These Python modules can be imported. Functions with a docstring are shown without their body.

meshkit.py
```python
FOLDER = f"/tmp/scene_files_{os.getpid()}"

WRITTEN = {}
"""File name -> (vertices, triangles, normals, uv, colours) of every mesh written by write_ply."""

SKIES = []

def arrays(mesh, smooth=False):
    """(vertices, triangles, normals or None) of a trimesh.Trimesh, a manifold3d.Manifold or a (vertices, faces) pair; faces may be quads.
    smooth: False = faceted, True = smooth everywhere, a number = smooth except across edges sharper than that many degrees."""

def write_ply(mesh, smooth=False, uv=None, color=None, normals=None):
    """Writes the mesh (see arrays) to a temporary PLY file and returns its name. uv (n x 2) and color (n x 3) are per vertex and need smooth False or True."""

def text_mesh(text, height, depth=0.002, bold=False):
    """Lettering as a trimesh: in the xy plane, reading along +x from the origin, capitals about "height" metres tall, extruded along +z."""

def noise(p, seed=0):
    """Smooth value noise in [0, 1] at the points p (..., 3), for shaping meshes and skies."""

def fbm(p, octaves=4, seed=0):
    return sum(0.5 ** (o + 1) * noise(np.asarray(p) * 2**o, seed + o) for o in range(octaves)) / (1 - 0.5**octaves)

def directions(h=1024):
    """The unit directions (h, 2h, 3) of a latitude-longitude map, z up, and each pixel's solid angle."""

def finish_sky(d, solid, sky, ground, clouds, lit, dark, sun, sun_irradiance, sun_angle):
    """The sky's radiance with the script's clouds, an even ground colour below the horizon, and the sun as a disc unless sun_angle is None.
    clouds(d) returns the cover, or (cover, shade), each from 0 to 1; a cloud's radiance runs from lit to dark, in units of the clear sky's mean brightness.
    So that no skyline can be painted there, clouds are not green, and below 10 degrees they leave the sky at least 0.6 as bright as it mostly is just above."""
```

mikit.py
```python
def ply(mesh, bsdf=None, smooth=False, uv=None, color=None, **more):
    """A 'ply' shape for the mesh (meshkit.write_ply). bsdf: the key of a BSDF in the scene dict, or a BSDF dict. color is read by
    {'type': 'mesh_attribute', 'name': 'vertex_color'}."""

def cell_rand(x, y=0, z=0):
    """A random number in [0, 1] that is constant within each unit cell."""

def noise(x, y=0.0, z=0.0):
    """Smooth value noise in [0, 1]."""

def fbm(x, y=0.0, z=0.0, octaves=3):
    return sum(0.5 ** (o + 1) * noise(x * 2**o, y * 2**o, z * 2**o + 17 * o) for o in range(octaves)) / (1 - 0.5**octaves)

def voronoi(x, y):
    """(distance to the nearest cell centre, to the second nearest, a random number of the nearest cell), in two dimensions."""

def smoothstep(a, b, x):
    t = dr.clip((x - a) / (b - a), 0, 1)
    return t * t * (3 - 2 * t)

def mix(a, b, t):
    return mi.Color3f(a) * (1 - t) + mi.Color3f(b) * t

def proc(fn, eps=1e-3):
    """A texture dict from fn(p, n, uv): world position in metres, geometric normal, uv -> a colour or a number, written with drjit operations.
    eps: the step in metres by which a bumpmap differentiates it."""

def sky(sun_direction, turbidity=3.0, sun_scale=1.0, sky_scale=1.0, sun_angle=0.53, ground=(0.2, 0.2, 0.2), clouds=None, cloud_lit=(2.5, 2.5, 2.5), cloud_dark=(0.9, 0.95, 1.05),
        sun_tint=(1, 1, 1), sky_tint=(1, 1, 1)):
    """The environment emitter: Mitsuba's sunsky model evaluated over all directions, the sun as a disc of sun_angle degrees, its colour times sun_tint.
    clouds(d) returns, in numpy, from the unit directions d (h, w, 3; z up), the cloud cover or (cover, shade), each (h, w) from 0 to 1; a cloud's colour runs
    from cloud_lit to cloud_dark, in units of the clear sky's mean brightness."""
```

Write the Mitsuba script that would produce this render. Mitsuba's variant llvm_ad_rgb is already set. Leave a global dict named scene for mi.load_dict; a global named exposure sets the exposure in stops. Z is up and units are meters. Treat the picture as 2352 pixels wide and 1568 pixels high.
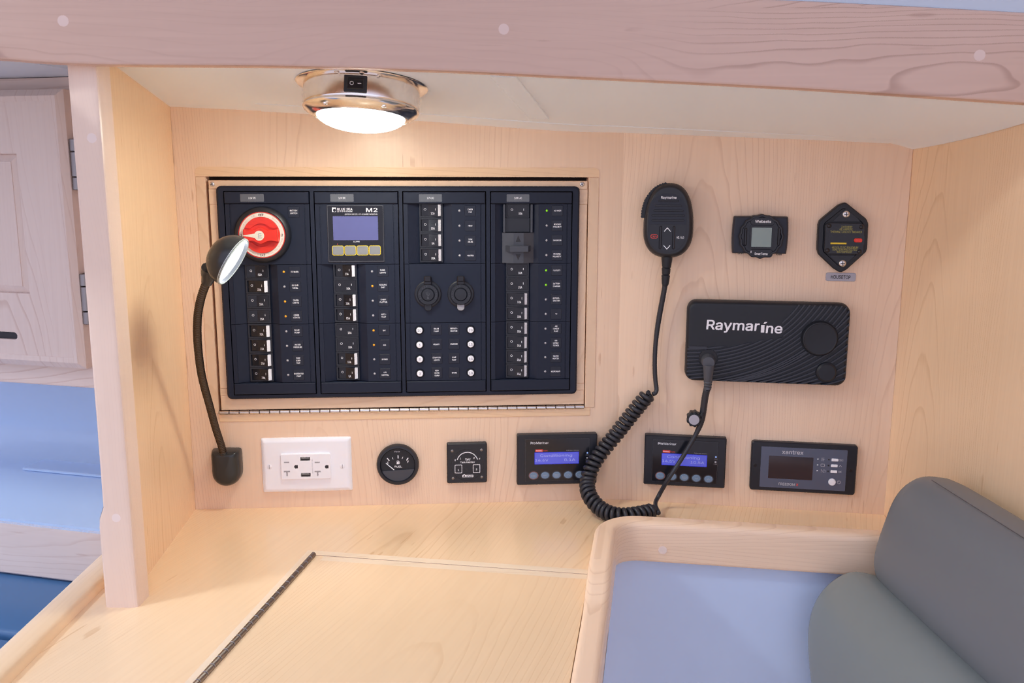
import math, random
import numpy as np
import trimesh, shapely
import shapely.geometry as sg
import shapely.affinity as sa
import drjit as dr
import mitsuba as mi
import mikit, meshkit
from mikit import proc, noise, fbm, smoothstep, mix

random.seed(7)
rng = np.random.default_rng(7)
scene, labels = {}, {}

# ------------------------------------------------------------------ camera, light, exposure
EYE = np.array([0.0, 0.0, 1.1943])
FOCAL, PITCH, ROLL = 2100.0, 0.1836374, -0.00259095          # pixels of a 2352-wide frame, radians
FWD = np.array([0, math.cos(PITCH), -math.sin(PITCH)])
_r0, _d0 = np.array([1.0, 0, 0]), np.array([0, -math.sin(PITCH), -math.cos(PITCH)])
RIGHT = math.cos(ROLL) * _r0 + math.sin(ROLL) * _d0
DOWN = -math.sin(ROLL) * _r0 + math.cos(ROLL) * _d0
T4 = mi.ScalarTransform4f
scene['camera'] = {
    'type': 'thinlens', 'fov': math.degrees(2 * math.atan(1176 / FOCAL)), 'fov_axis': 'x',
    'aperture_radius': 0.0011, 'focus_distance': 1.12, 'near_clip': 0.01, 'far_clip': 100.0,
    'to_world': T4().look_at(origin=EYE.tolist(), target=(EYE + FWD).tolist(), up=(-DOWN).tolist()),
}
exposure = 0.0
SKY_SCALE = 6.3
scene['sky'] = mikit.sky([0.2, -0.75, 0.65], turbidity=4.0, sun_angle=None, sky_scale=SKY_SCALE, ground=(0.6, 0.56, 0.58), sky_tint=(0.84, 1.08, 1.85),
                         clouds=lambda d: (0.85 + 0 * d[..., 2], 0.0 * d[..., 2]), cloud_lit=(1.0, 0.97, 1.06), cloud_dark=(1, 1, 1))
DOME_RADIANCE = (45.0, 44.0, 37.5)
CABIN_LAMP_RADIANCE = (115.0, 124.0, 134.0)
READING_RADIANCE = (7.0, 7.6, 8.6)

# ------------------------------------------------------------------ helpers
def ray(x, y):
    return ((x - 1176) / FOCAL) * RIGHT + ((y - 784) / FOCAL) * DOWN + FWD

def proj(P):
    d = np.asarray(P, float) - EYE
    return np.stack([1176 + FOCAL * (d @ RIGHT) / (d @ FWD), 784 + FOCAL * (d @ DOWN) / (d @ FWD)], -1)

TABLE_Z = 0.76
class Wall:
    """An upright plane: u along it, v up from the table top, w out of it towards the room."""
    def __init__(self, angle, through):
        self.u = np.array([math.cos(angle), math.sin(angle), 0.0])
        self.n = np.array([-math.sin(angle), math.cos(angle), 0.0])
        self.o = np.array([through[0], through[1], TABLE_Z])
        M = np.eye(4); M[:3, 0] = self.u; M[:3, 1] = [0, 0, 1]; M[:3, 2] = -self.n; M[:3, 3] = self.o
        self.M = M
    def uv(self, x, y, w=0.0):
        q = ray(x, y); c = (self.o - self.n * w - EYE) @ self.n
        P = EYE + q * (c / (q @ self.n)) - self.o
        return np.array([P @ self.u, P[2]])
    def at(self, u, v, w=0.0):
        return self.o + self.u * u + np.array([0, 0, v]) - self.n * w

FOLD = (0.13987, 1.17495)
A1, A2 = 0.07579102, -0.15741943
WL, WR = Wall(A1, FOLD), Wall(A2, FOLD)            # left and right run of the back wall
def tb(u, n, z=0.0):                               # table frame: u along the right run, n away from the camera
    return WR.o + WR.u * u + WR.n * n + np.array([0, 0, z])
def on_table(x, y, z=0.0):
    q = ray(x, y); return EYE + q * ((TABLE_Z + z - EYE[2]) / q[2])

def frame(o, ex, ey, ez):
    M = np.eye(4); M[:3, 0], M[:3, 1], M[:3, 2], M[:3, 3] = ex, ey, ez, o
    return M
def unit(v):
    v = np.asarray(v, float); return v / np.linalg.norm(v)

def tm(v, f):
    return trimesh.Trimesh(np.asarray(v, float), np.asarray(f, int), process=False)
def cat(*ms):
    return trimesh.util.concatenate([m for m in ms if m is not None])

def rring(cx, cy, w, h, r, n=5):
    """Rounded rectangle outline, counter-clockwise."""
    r = max(min(r, w / 2 - 1e-6, h / 2 - 1e-6), 1e-6)
    pts = []
    for sx, sy, a0 in ((1, 1, 0), (-1, 1, 90), (-1, -1, 180), (1, -1, 270)):
        for k in range(n):
            a = math.radians(a0 + 90 * k / (n - 1))
            pts.append((cx + sx * (w / 2 - r) + r * math.cos(a), cy + sy * (h / 2 - r) + r * math.sin(a)))
    return np.array(pts)
def circ(cx, cy, r, n=32):
    a = np.arange(n) * 2 * np.pi / n
    return np.stack([cx + r * np.cos(a), cy + r * np.sin(a)], 1)
def at_z(p, z):
    return np.hstack([p, np.full((len(p), 1), z)])
def loft(rings, caps=(True, True), closed=False):
    """Rings of equal counts joined; caps are fans about the ring's mean."""
    rings = [np.asarray(r, float) for r in rings]; n = len(rings[0]); v = np.vstack(rings); f = []
    i = np.arange(n); j = (i + 1) % n
    K = len(rings)
    for k in range(K if closed else K - 1):
        a, b = k * n, ((k + 1) % K) * n
        f.append(np.stack([a + i, a + j, b + j], 1)); f.append(np.stack([a + i, b + j, b + i], 1))
    if not closed:
        for which, k in ((0, 0), (1, K - 1)):
            if caps[which]:
                v = np.vstack([v, rings[k].mean(0)]); c = len(v) - 1
                f.append(np.stack([k * n + j, k * n + i, np.full(n, c)], 1) if which == 0 else np.stack([k * n + i, k * n + j, np.full(n, c)], 1))
    return tm(v, np.vstack(f))
def plate(u0, u1, v0, v1, w0, w1, r=0.001, bev=0.0006, n=4):
    """A plate with rounded corners and a chamfered front edge, in wall coordinates."""
    cx, cy, w, h = (u0 + u1) / 2, (v0 + v1) / 2, abs(u1 - u0), abs(v1 - v0)
    bev = min(bev, abs(w1 - w0) * 0.9, w / 3, h / 3)
    return loft([at_z(rring(cx, cy, w, h, r, n), w0), at_z(rring(cx, cy, w, h, r, n), w1 - bev), at_z(rring(cx, cy, w - 2 * bev, h - 2 * bev, max(r - bev, 2e-4), n), w1)])
def plate_c(c, w, h, w0, w1, r=0.001, bev=0.0006, n=4):
    return plate(c[0] - w / 2, c[0] + w / 2, c[1] - h / 2, c[1] + h / 2, w0, w1, r, bev, n)
def disc(c, r, w0, w1, bev=0.0004, n=32):
    return loft([at_z(circ(*c, r, n), w0), at_z(circ(*c, r, n), w1 - bev), at_z(circ(*c, r - bev, n), w1)])
def dome(c, r, w0, w1, n=16):
    return loft([at_z(circ(*c, r, n), w0)] + [at_z(circ(*c, r * math.cos(a), n), w0 + (w1 - w0) * math.sin(a)) for a in (0.5, 1.0, 1.35)])
def lathe(profile, n=48, c=(0, 0)):
    """Closed-ended turning: profile is a list of (radius, height); radii may reach zero."""
    return loft([at_z(circ(c[0], c[1], max(r, 1e-5), n), z) for r, z in profile])
def ring_lathe(profile, n=48, c=(0, 0)):
    """A turning with a hole: the profile is a closed loop of (radius, height)."""
    return loft([at_z(circ(c[0], c[1], r, n), z) for r, z in profile], closed=True)
def poly_ext(poly, w0, w1):
    m = trimesh.creation.extrude_polygon(poly, w1 - w0, engine='earcut'); m.apply_translation([0, 0, w0]); return m
def ring_plate(outer, inner, w0, w1):
    return poly_ext(sg.Polygon(outer, [inner]), w0, w1)
def box3(a, b):
    return trimesh.creation.box(bounds=[np.minimum(a, b), np.maximum(a, b)])
def tube(path, radius, sides=10, caps=True):
    p = np.asarray(path, float); t = np.gradient(p, axis=0); t /= np.linalg.norm(t, axis=1, keepdims=True)
    r = np.broadcast_to(radius, (len(p),))
    a = np.cross(t[0], [0, 0, 1.0]); a = np.cross(t[0], [1.0, 0, 0]) if np.linalg.norm(a) < .1 else a; a /= np.linalg.norm(a)
    ang = np.arange(sides) * 2 * np.pi / sides; rings = []
    for k in range(len(p)):
        a = a - t[k] * (a @ t[k]); a /= np.linalg.norm(a); b = np.cross(t[k], a)
        rings.append(p[k] + r[k] * (np.cos(ang)[:, None] * a + np.sin(ang)[:, None] * b))
    return loft(rings, (caps, caps))
def spline(pts, n):
    from scipy.interpolate import CubicSpline
    p = np.asarray(pts, float); s = np.r_[0, np.cumsum(np.linalg.norm(np.diff(p, axis=0), axis=1))]
    return CubicSpline(s, p)(np.linspace(0, s[-1], n))
def xform(m, M):
    v = np.asarray(m.vertices) @ M[:3, :3].T + M[:3, 3]
    f = np.asarray(m.faces)
    return tm(v, f[:, ::-1] if np.linalg.det(M[:3, :3]) < 0 else f)

_text = {}
def text(s, h, c, w, bold=False, width=None, rot=0.0, shear=0.0, depth=0.00025, align='c', gap=1.45):
    """Lettering centred on c=(u, v) at height w. s may hold several lines; width squeezes the widest line to that width."""
    out = []
    lines = s.split('\n')
    ms = []
    for ln in lines:
        if (ln, bold) not in _text:
            m = meshkit.text_mesh(ln, 1.0, 1.0, bold); _text[(ln, bold)] = (np.array(m.vertices), np.array(m.faces))
        ms.append(_text[(ln, bold)])
    wid = max(v[:, 0].max() - v[:, 0].min() for v, _ in ms) * h
    sx = width / wid if width else 1.0
    for k, (v, f) in enumerate(ms):
        v = v.copy(); x0, x1 = v[:, 0].min(), v[:, 0].max()
        v[:, 0] = (v[:, 0] - (x0 + x1) / 2) * h * sx if align == 'c' else (v[:, 0] - x0) * h * sx
        v[:, 1] = (v[:, 1] - 0.5) * h + ((len(lines) - 1) / 2 - k) * h * gap
        v[:, 0] += shear * v[:, 1]
        v[:, 2] = v[:, 2] * depth
        cr, sr = math.cos(rot), math.sin(rot)
        x, y = v[:, 0] * cr - v[:, 1] * sr, v[:, 0] * sr + v[:, 1] * cr
        out.append(tm(np.stack([x + c[0], y + c[1], v[:, 2] + w], 1), f))
    return cat(*out)

_count = {}
def key_for(name):
    k = _count.get(name, 0); _count[name] = k + 1
    return name if k == 0 else f'{name}_{k:03d}'
def add(name, mesh, mat, M=None, smooth=False, label=None, **more):
    """One entry of the scene under the next free number of its name."""
    key = key_for(name)
    if M is not None: mesh = xform(mesh, M)
    scene[key] = mikit.ply(mesh, mat, smooth=smooth, **more)
    if label: labels[key] = {'label': label}
    return key
def wood(name, mesh, mat, grain, across, seed=0.0, M=None, angle=25, label=None):
    """As add(), with uv in metres along and across the grain (world directions); each seed is another board."""
    if M is not None: mesh = xform(mesh, M)
    m = trimesh.graph.smooth_shade(tm(mesh.vertices, mesh.faces), angle=math.radians(angle), facet_minarea=None)
    v = np.array(m.vertices)
    uv = np.stack([v @ unit(grain) + seed * 3.17, v @ unit(across) + seed * 1.31], 1)
    key = key_for(name)
    scene[key] = mikit.ply(tm(v, m.faces), mat, smooth=True, uv=uv)
    if label: labels[key] = {'label': label}
    return key
def thing(name, label, category, group=None):
    key = key_for(name); labels[key] = {'label': label, 'category': category}
    if group: labels[key]['group'] = group
    return key
def tag(key, label=None, category=None, group=None, kind=None):
    d = labels.setdefault(key, {})
    for a, b in (('label', label), ('category', category), ('group', group), ('kind', kind)):
        if b: d[a] = b
    return key

# ------------------------------------------------------------------ materials
def srgb(r, g, b):
    return [((c / 255 + 0.055) / 1.055) ** 2.4 if c / 255 > 0.04045 else c / 255 / 12.92 for c in (r, g, b)]
def rgb(c): return {'type': 'rgb', 'value': [float(x) for x in c]}
def plastic(name, c, rough=0.4, spec=0.5):
    scene[name] = {'type': 'twosided', 'bsdf': {'type': 'principled', 'base_color': rgb(c), 'roughness': rough, 'specular': spec}}
def metal(name, c, rough=0.2):
    scene[name] = {'type': 'twosided', 'bsdf': {'type': 'roughconductor', 'material': 'none', 'specular_reflectance': rgb(c), 'alpha': rough}}

def maple(light, dark, contrast, leaf, scale, wave=2.2):
    """Plain-sawn maple from uv in metres: nested arches in the middle of each leaf, straight lines at its sides, fibre, flecks."""
    def fn(p, n, uv):
        s, t = uv.x, uv.y
        tt = t / leaf
        cell = dr.floor(tt)
        off = 0.3 + 0.4 * mikit.cell_rand(cell, 3, 5)
        dt = (tt - cell - off) * leaf
        wob = noise(s * 4.0, t * 8.0, cell) * wave + noise(s * 13.0, t * 34.0, 4.0) * 0.55 + noise(s * 40.0, t * 110.0, 9.0) * 0.16
        v = scale * (900.0 * dt * dt + 9.0 * s * (mikit.cell_rand(cell, 1, 2) * 0.8 + 0.4) + wob + 4.0 * mikit.cell_rand(cell, 9, 1))
        f = v - dr.floor(v)
        line = smoothstep(0.74, 0.94, f) * (1.0 - smoothstep(0.95, 1.0, f))
        strength = 0.12 + 0.88 * smoothstep(0.25, 0.8, noise(s * 3.0, t * 16.0, 11.0))
        fibre = noise(s * 14.0, t * 420.0, 2.0) - 0.5
        figure = noise(s * 2.2, t * 10.0, 7.0) - 0.5
        fleck = smoothstep(0.90, 0.97, noise(s * 24.0, t * 210.0, 21.0)) * smoothstep(0.55, 0.8, noise(s * 6.0, t * 12.0, 5.0))
        tone = mix(light, dark, dr.clip(contrast * line * strength + 0.40 * fleck + 0.09 * fibre + 0.14 * figure + 0.08, 0.0, 1.0))
        return tone
    return fn
def wood_mat(name, light, dark, contrast=0.5, leaf=0.26, scale=1.0, rough=0.33, wave=2.2):
    scene[name] = {'type': 'twosided', 'bsdf': {'type': 'principled', 'base_color': proc(maple(light, dark, contrast, leaf, scale, wave)), 'roughness': rough, 'specular': 0.45}}
wood_mat('maple_veneer', (0.84, 0.625, 0.455), (0.48, 0.27, 0.15), 0.22, scale=1.35)
wood_mat('maple_golden', (0.82, 0.585, 0.375), (0.52, 0.30, 0.14), 0.26, scale=1.3)
wood_mat('maple_table', (0.84, 0.62, 0.40), (0.57, 0.34, 0.16), 0.24, leaf=0.34, scale=0.8, rough=0.22)
wood_mat('maple_solid', (0.55, 0.375, 0.30), (0.25, 0.125, 0.09), 0.40, leaf=0.16, scale=1.9, wave=4.2)
wood_mat('maple_light', (0.71, 0.585, 0.52), (0.46, 0.29, 0.22), 0.36, leaf=0.21, scale=1.2)
wood_mat('maple_end', (0.77, 0.60, 0.49), (0.56, 0.40, 0.33), 0.22, leaf=0.30, scale=3.0)
wood_mat('maple_edge', (0.73, 0.53, 0.37), (0.55, 0.35, 0.2), 0.3, leaf=0.05, scale=1.4)
wood_mat('maple_pale', (0.82, 0.67, 0.50), (0.68, 0.48, 0.3), 0.3, leaf=0.08)
plastic('plug_beam', (0.62, 0.47, 0.42), 0.45)
plastic('plug_wood', (0.78, 0.65, 0.59), 0.45)
def grainy(c, amount, size):
    def fn(p, n, uv):
        return mi.Color3f(c) * (1.0 - amount / 2 + amount * noise(p.x * size, p.y * size, p.z * size))
    return fn
scene['panel_plastic'] = {'type': 'twosided', 'bsdf': {'type': 'bumpmap', 'arbitrary': proc(lambda p, n, uv: noise(p.x * 1500, p.y * 1500, p.z * 1500), 2e-4), 'scale': 0.00012,
    'bsdf': {'type': 'principled', 'base_color': rgb((0.009, 0.014, 0.031)), 'roughness': 0.5, 'specular': 0.3}}}
plastic('black_plastic', (0.010, 0.0125, 0.020), 0.42)
plastic('black_gloss', (0.009, 0.0105, 0.016), 0.16)
plastic('tile_plastic', (0.010, 0.0135, 0.026), 0.35, 0.4)
plastic('black_rubber', (0.012, 0.0145, 0.021), 0.5, 0.4)
plastic('cord_rubber', (0.022, 0.024, 0.032), 0.38)
plastic('dark_gap', (0.02, 0.012, 0.008), 0.8)
plastic('charcoal', (0.045, 0.05, 0.065), 0.45)
plastic('slate_face', (0.085, 0.10, 0.15), 0.4)
plastic('sticker_grey', (0.10, 0.11, 0.13), 0.3)
plastic('white_plastic', (0.86, 0.87, 0.92), 0.28)
plastic('white_print', (0.80, 0.80, 0.84), 0.5)
plastic('grey_print', (0.30, 0.30, 0.33), 0.5)
plastic('black_print', (0.015, 0.015, 0.02), 0.5)
plastic('red_plastic', (0.72, 0.035, 0.02), 0.3)
plastic('red_print', (0.75, 0.06, 0.05), 0.45)
plastic('cream_plastic', (0.74, 0.70, 0.60), 0.35)
plastic('yellow_print', (0.72, 0.52, 0.03), 0.45)
plastic('dim_yellow_print', (0.36, 0.33, 0.07), 0.5)
plastic('grey_key', (0.22, 0.23, 0.24), 0.45)
plastic('led_off', (0.42, 0.42, 0.46), 0.2)
plastic('led_amber', (0.95, 0.42, 0.03), 0.25)
plastic('led_green', (0.30, 0.92, 0.02), 0.25)
plastic('led_blue', (0.35, 0.55, 1.0), 0.25)
plastic('lcd_violet', (0.105, 0.115, 0.29), 0.18)
plastic('lcd_grey', (0.23, 0.30, 0.29), 0.22)
plastic('lcd_brown', (0.035, 0.026, 0.032), 0.12)
plastic('lcd_ink', (0.43, 0.47, 0.95), 0.4)
plastic('blue_key', (0.16, 0.25, 0.37), 0.4)
plastic('plate_metal', (0.36, 0.35, 0.40), 0.35)
metal('chrome', (0.90, 0.86, 0.82), 0.03)
metal('steel', (0.66, 0.62, 0.60), 0.16)
metal('dark_steel', (0.34, 0.31, 0.30), 0.22)
metal('gooseneck_metal', (0.10, 0.085, 0.075), 0.3)
plastic('lamp_paint', (0.022, 0.024, 0.026), 0.22)
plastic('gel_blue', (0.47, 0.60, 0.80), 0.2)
plastic('panel_blue', (0.52, 0.65, 0.89), 0.4)
plastic('headliner', (0.70, 0.62, 0.57), 0.55)
scene['headliner'] = {'type': 'twosided', 'bsdf': {'type': 'bumpmap', 'arbitrary': proc(lambda p, n, uv: noise(p.x * 700, p.y * 700, p.z * 700), 4e-4), 'scale': 0.0002,
    'bsdf': {'type': 'principled', 'base_color': rgb((0.74, 0.79, 0.83)), 'roughness': 0.5}}}
plastic('overhead_white', (0.45, 0.51, 0.60), 0.45)
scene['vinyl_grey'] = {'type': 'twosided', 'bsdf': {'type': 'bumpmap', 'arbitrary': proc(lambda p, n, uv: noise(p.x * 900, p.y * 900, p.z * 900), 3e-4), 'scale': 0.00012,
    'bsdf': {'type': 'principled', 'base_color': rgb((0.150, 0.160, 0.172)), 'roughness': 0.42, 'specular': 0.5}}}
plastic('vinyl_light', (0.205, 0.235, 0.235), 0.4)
plastic('vinyl_blue', (0.05, 0.135, 0.29), 0.4)
plastic('thread', (0.05, 0.05, 0.06), 0.7)
scene['clear_glass'] = {'type': 'thindielectric', 'int_ior': 1.45}

# ------------------------------------------------------------------ the setting
UP = np.array([0, 0, 1.0])
def wuv(W, pts, w=0.0): return [W.uv(x, y, w) for x, y in pts]
def struct(key): return tag(key, kind='structure')

TOP_L = wuv(WL, [(390, 245), (600, 255.5), (700, 261), (850, 270), (1000, 280), (1200, 295), (1270, 299.5), (1330, 302.5), (1413, 304)])
TOP_R = wuv(WR, [(1440, 305), (1700, 314.5), (1900, 322), (2040, 328.5), (2065, 334), (2097, 343)])
TOP_L[-1][0] = 0.0
CORNER_L, CORNER_R = WL.at(-0.5538, 0), WR.at(0.3455, 0)
# left run of the back wall with the opening for the panel door
OPEN = [WL.uv(474, 406), WL.uv(1352, 406.5), WL.uv(1343.5, 936), WL.uv(500, 950)]
ou0, ou1 = (OPEN[0][0] + OPEN[3][0]) / 2, (OPEN[1][0] + OPEN[2][0]) / 2
ov0, ov1 = (OPEN[2][1] + OPEN[3][1]) / 2, (OPEN[0][1] + OPEN[1][1]) / 2
outer = [(-0.5536, -0.028), (0.0, -0.028)] + [(u, v + 0.02) for u, v in TOP_L[::-1]]
outer[-1] = (-0.5536, outer[-1][1])
wall = sg.Polygon(outer, [[(ou0, ov0), (ou1, ov0), (ou1, ov1), (ou0, ov1)]])
struct(wood('wall_back', poly_ext(wall, -0.02, 0.0), 'maple_veneer', UP, WL.u, 1.0, WL.M))
add('wall_back__recess_board', box3([ou0 - 0.012, ov0 - 0.012, -0.032], [ou1 + 0.012, ov1 + 0.012, -0.0202]), 'dark_gap', WL.M)
# edging round the opening, a hair proud of the veneer
tu0, tu1, tv1 = WL.uv(447, 384)[0], WL.uv(1377, 384)[0], WL.uv(900, 383.5)[1]
bv = WL.uv(900, 962)[1]
for (a, b, c, d, g, r) in ((tu0, tu1, ov1, tv1, WL.u, 2), (tu0, ou0, ov0, ov1, UP, 3), (ou1, tu1, ov0, ov1, UP, 4), (tu0 + 0.012, tu1 - 0.006, bv, ov0, WL.u, 5)):
    if r == 2:
        half_ = sg.Polygon(rring((a + b) / 2, c, b - a - 4e-4, 2 * (d - c) - 4e-4, 0.0062, 7)).intersection(sg.box(a, c + 2e-4, b, d))
        wood('wall_back__edge_trim', poly_ext(half_, -0.019, 0.0012), 'maple_golden', g, UP, r, WL.M)
        continue
    wood('wall_back__edge_trim', plate(a + 2e-4, b - 2e-4, c + 2e-4, d - 2e-4, -0.019, 0.0012, 0.001, 0.0006), 'maple_edge' if r in (3, 4) else 'maple_golden', g, WL.u if g is UP else UP, r, WL.M)
# right run
outer = [(0.0, -0.028), (0.3455, -0.028)] + [(u, v + 0.02) for u, v in TOP_R[::-1]] + [(0.0, TOP_L[-1][1] + 0.02)]
struct(wood('wall_back_angled', poly_ext(sg.Polygon(outer), -0.02, 0.0), 'maple_veneer', UP, WR.u, 6.0, WR.M))
# bulkheads left and right: planes across the back wall
BL = frame(np.array([*CORNER_L[:2], TABLE_Z]), -WL.n, UP, unit(np.cross(-WL.n, UP)))      # x towards the room, y up, z to the left
lw_top = [0.507, 0.507 + 0.26 * 0.165]
side = sg.Polygon([(-0.02, -0.028), (0.262, -0.028), (0.262, lw_top[1] + 0.01), (-0.02, lw_top[0] + 0.012)])
side_in_left = BL[:3, 2] @ np.array([-1, 0, 0]) > 0
struct(wood('wall_left', poly_ext(side, 0.0, 0.012) if side_in_left else poly_ext(side, -0.012, 0.0), 'maple_golden', UP, WL.n, 8.0, BL))
BR = frame(np.array([*CORNER_R[:2], TABLE_Z]), -WL.n, UP, unit(np.cross(-WL.n, UP)))
side = sg.Polygon([(-0.02, -TABLE_Z), (0.95, -TABLE_Z), (0.95, 0.56), (-0.02, 0.56)])
struct(wood('wall_right', poly_ext(side, -0.019, 0.0) if side_in_left else poly_ext(side, 0.0, 0.019), 'maple_golden', UP, WL.n, 12.0, BR))

# deck beam across the top
def y_beam(x):
    ya, yb = (0.8710 + 0.0757 * x) / 0.9971, (0.8923 - 0.1568 * x) / 0.9876
    h = np.clip(0.5 + 0.5 * (yb - ya) / 0.03, 0, 1)
    return yb * (1 - h) + ya * h - 0.03 * h * (1 - h)
def on_beam(x, y):
    q = ray(x, y); t = 0.87
    for _ in range(30): t = y_beam(q[0] * t) / q[1]
    return EYE + q * t
bp = np.array([on_beam(*p) for p in [(0, 136), (75, 142), (150, 146), (260, 149.5), (600, 152), (1000, 163), (1260, 175), (1413, 182), (1760, 199.5), (2050, 217), (2352, 237.5)]])
bp = np.vstack([[-0.85, 0, bp[0, 2] + 0.01], bp, [0.56, 0, bp[-1, 2] - 0.008]])
from scipy.interpolate import PchipInterpolator
z_beam = PchipInterpolator(bp[:, 0], bp[:, 2])
BEAM_H = 0.0765
def beam_ring(x):
    y, z = float(y_beam(x)), float(z_beam(x)); r, th = 0.0025, 0.016
    prof = [(th, 0), (r, 0), (r * .3, r * .3), (0, r), (0, BEAM_H - r), (r * .3, BEAM_H - r * .3), (r, BEAM_H), (th, BEAM_H)]
    return np.array([(x, y + a, z + b) for a, b in prof])
xs = np.linspace(-0.85, 0.5018, 110)
key = thing('deck_beam', 'long curved maple beam spanning the whole top of the picture, with three round wood plugs', 'beam')
wood('deck_beam__board', loft([beam_ring(x) for x in xs[::-1]]), 'maple_solid', [1, -0.04, -0.03], UP, 14.0)
for px in ((145, 48), (1157, 67), (2250, 127)):
    P = on_beam(*px); nb = unit([(y_beam(P[0] - .01) - y_beam(P[0] + .01)) / .02, 1, 0])
    add('deck_beam__plug', lathe([(0.0048, -0.002), (0.0048, 0.0002), (0.0, 0.0002)], 24), 'plug_beam', frame(P, np.cross(UP, nb), UP, -nb))

# ceiling liner between beam and back wall
wall_pts = [WL.at(u, v) for u, v in TOP_L] + [WR.at(u, v) for u, v in TOP_R]
wall_pts[0] = np.array([*CORNER_L[:2], wall_pts[0][2]])
wall_pts = [wall_pts[0]] + [p + np.array([0, 0.004, 0]) for p in wall_pts[1:-1]] + [wall_pts[-1]]
rows = []
for P in wall_pts:
    xf = P[0] + 0.021; yf = float(y_beam(xf)) + 0.012
    lift = np.interp(xf, [-0.39, -0.16, 0.1, 0.3, 0.5], [0.0245, 0.0135, 0.007, 0.003, 0.002])
    zf = float(z_beam(xf)) + lift
    row = []
    for t in np.linspace(0, 1, 9):
        bow = -0.004 * np.clip((P[0] - 0.1) / 0.3, 0, 1) * 4 * t * (1 - t)
        row.append((P[0] + 0.021 * t, P[1] + (yf - P[1]) * t, P[2] + (zf - P[2]) * t + bow))
    rows.append(np.array(row))
def ceiling_point(x, y):
    """Height of the liner at a plan position."""
    A = np.vstack(rows); d = ((A[:, 0] - x) ** 2 + (A[:, 1] - y) ** 2); k = np.argsort(d)[:6]
    c, *_ = np.linalg.lstsq(np.c_[A[k, :2], np.ones(6)], A[k, 2], rcond=None)
    return c @ [x, y, 1], unit([c[0], c[1], -1])          # height and downward normal
rings = [np.vstack([r, r[::-1] + [0, 0, 0.012]]) for r in rows]
struct(add('ceiling', loft(rings[::-1]), 'headliner', smooth=40))
def ceil_hit(x, y):
    q = ray(x, y); lo, hi = 0.86, 1.15
    for _ in range(30):
        t = (lo + hi) / 2; P = EYE + q * t
        lo, hi = (t, hi) if ceiling_point(P[0], P[1])[0] > P[2] else (lo, t)
    return EYE + q * t
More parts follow.
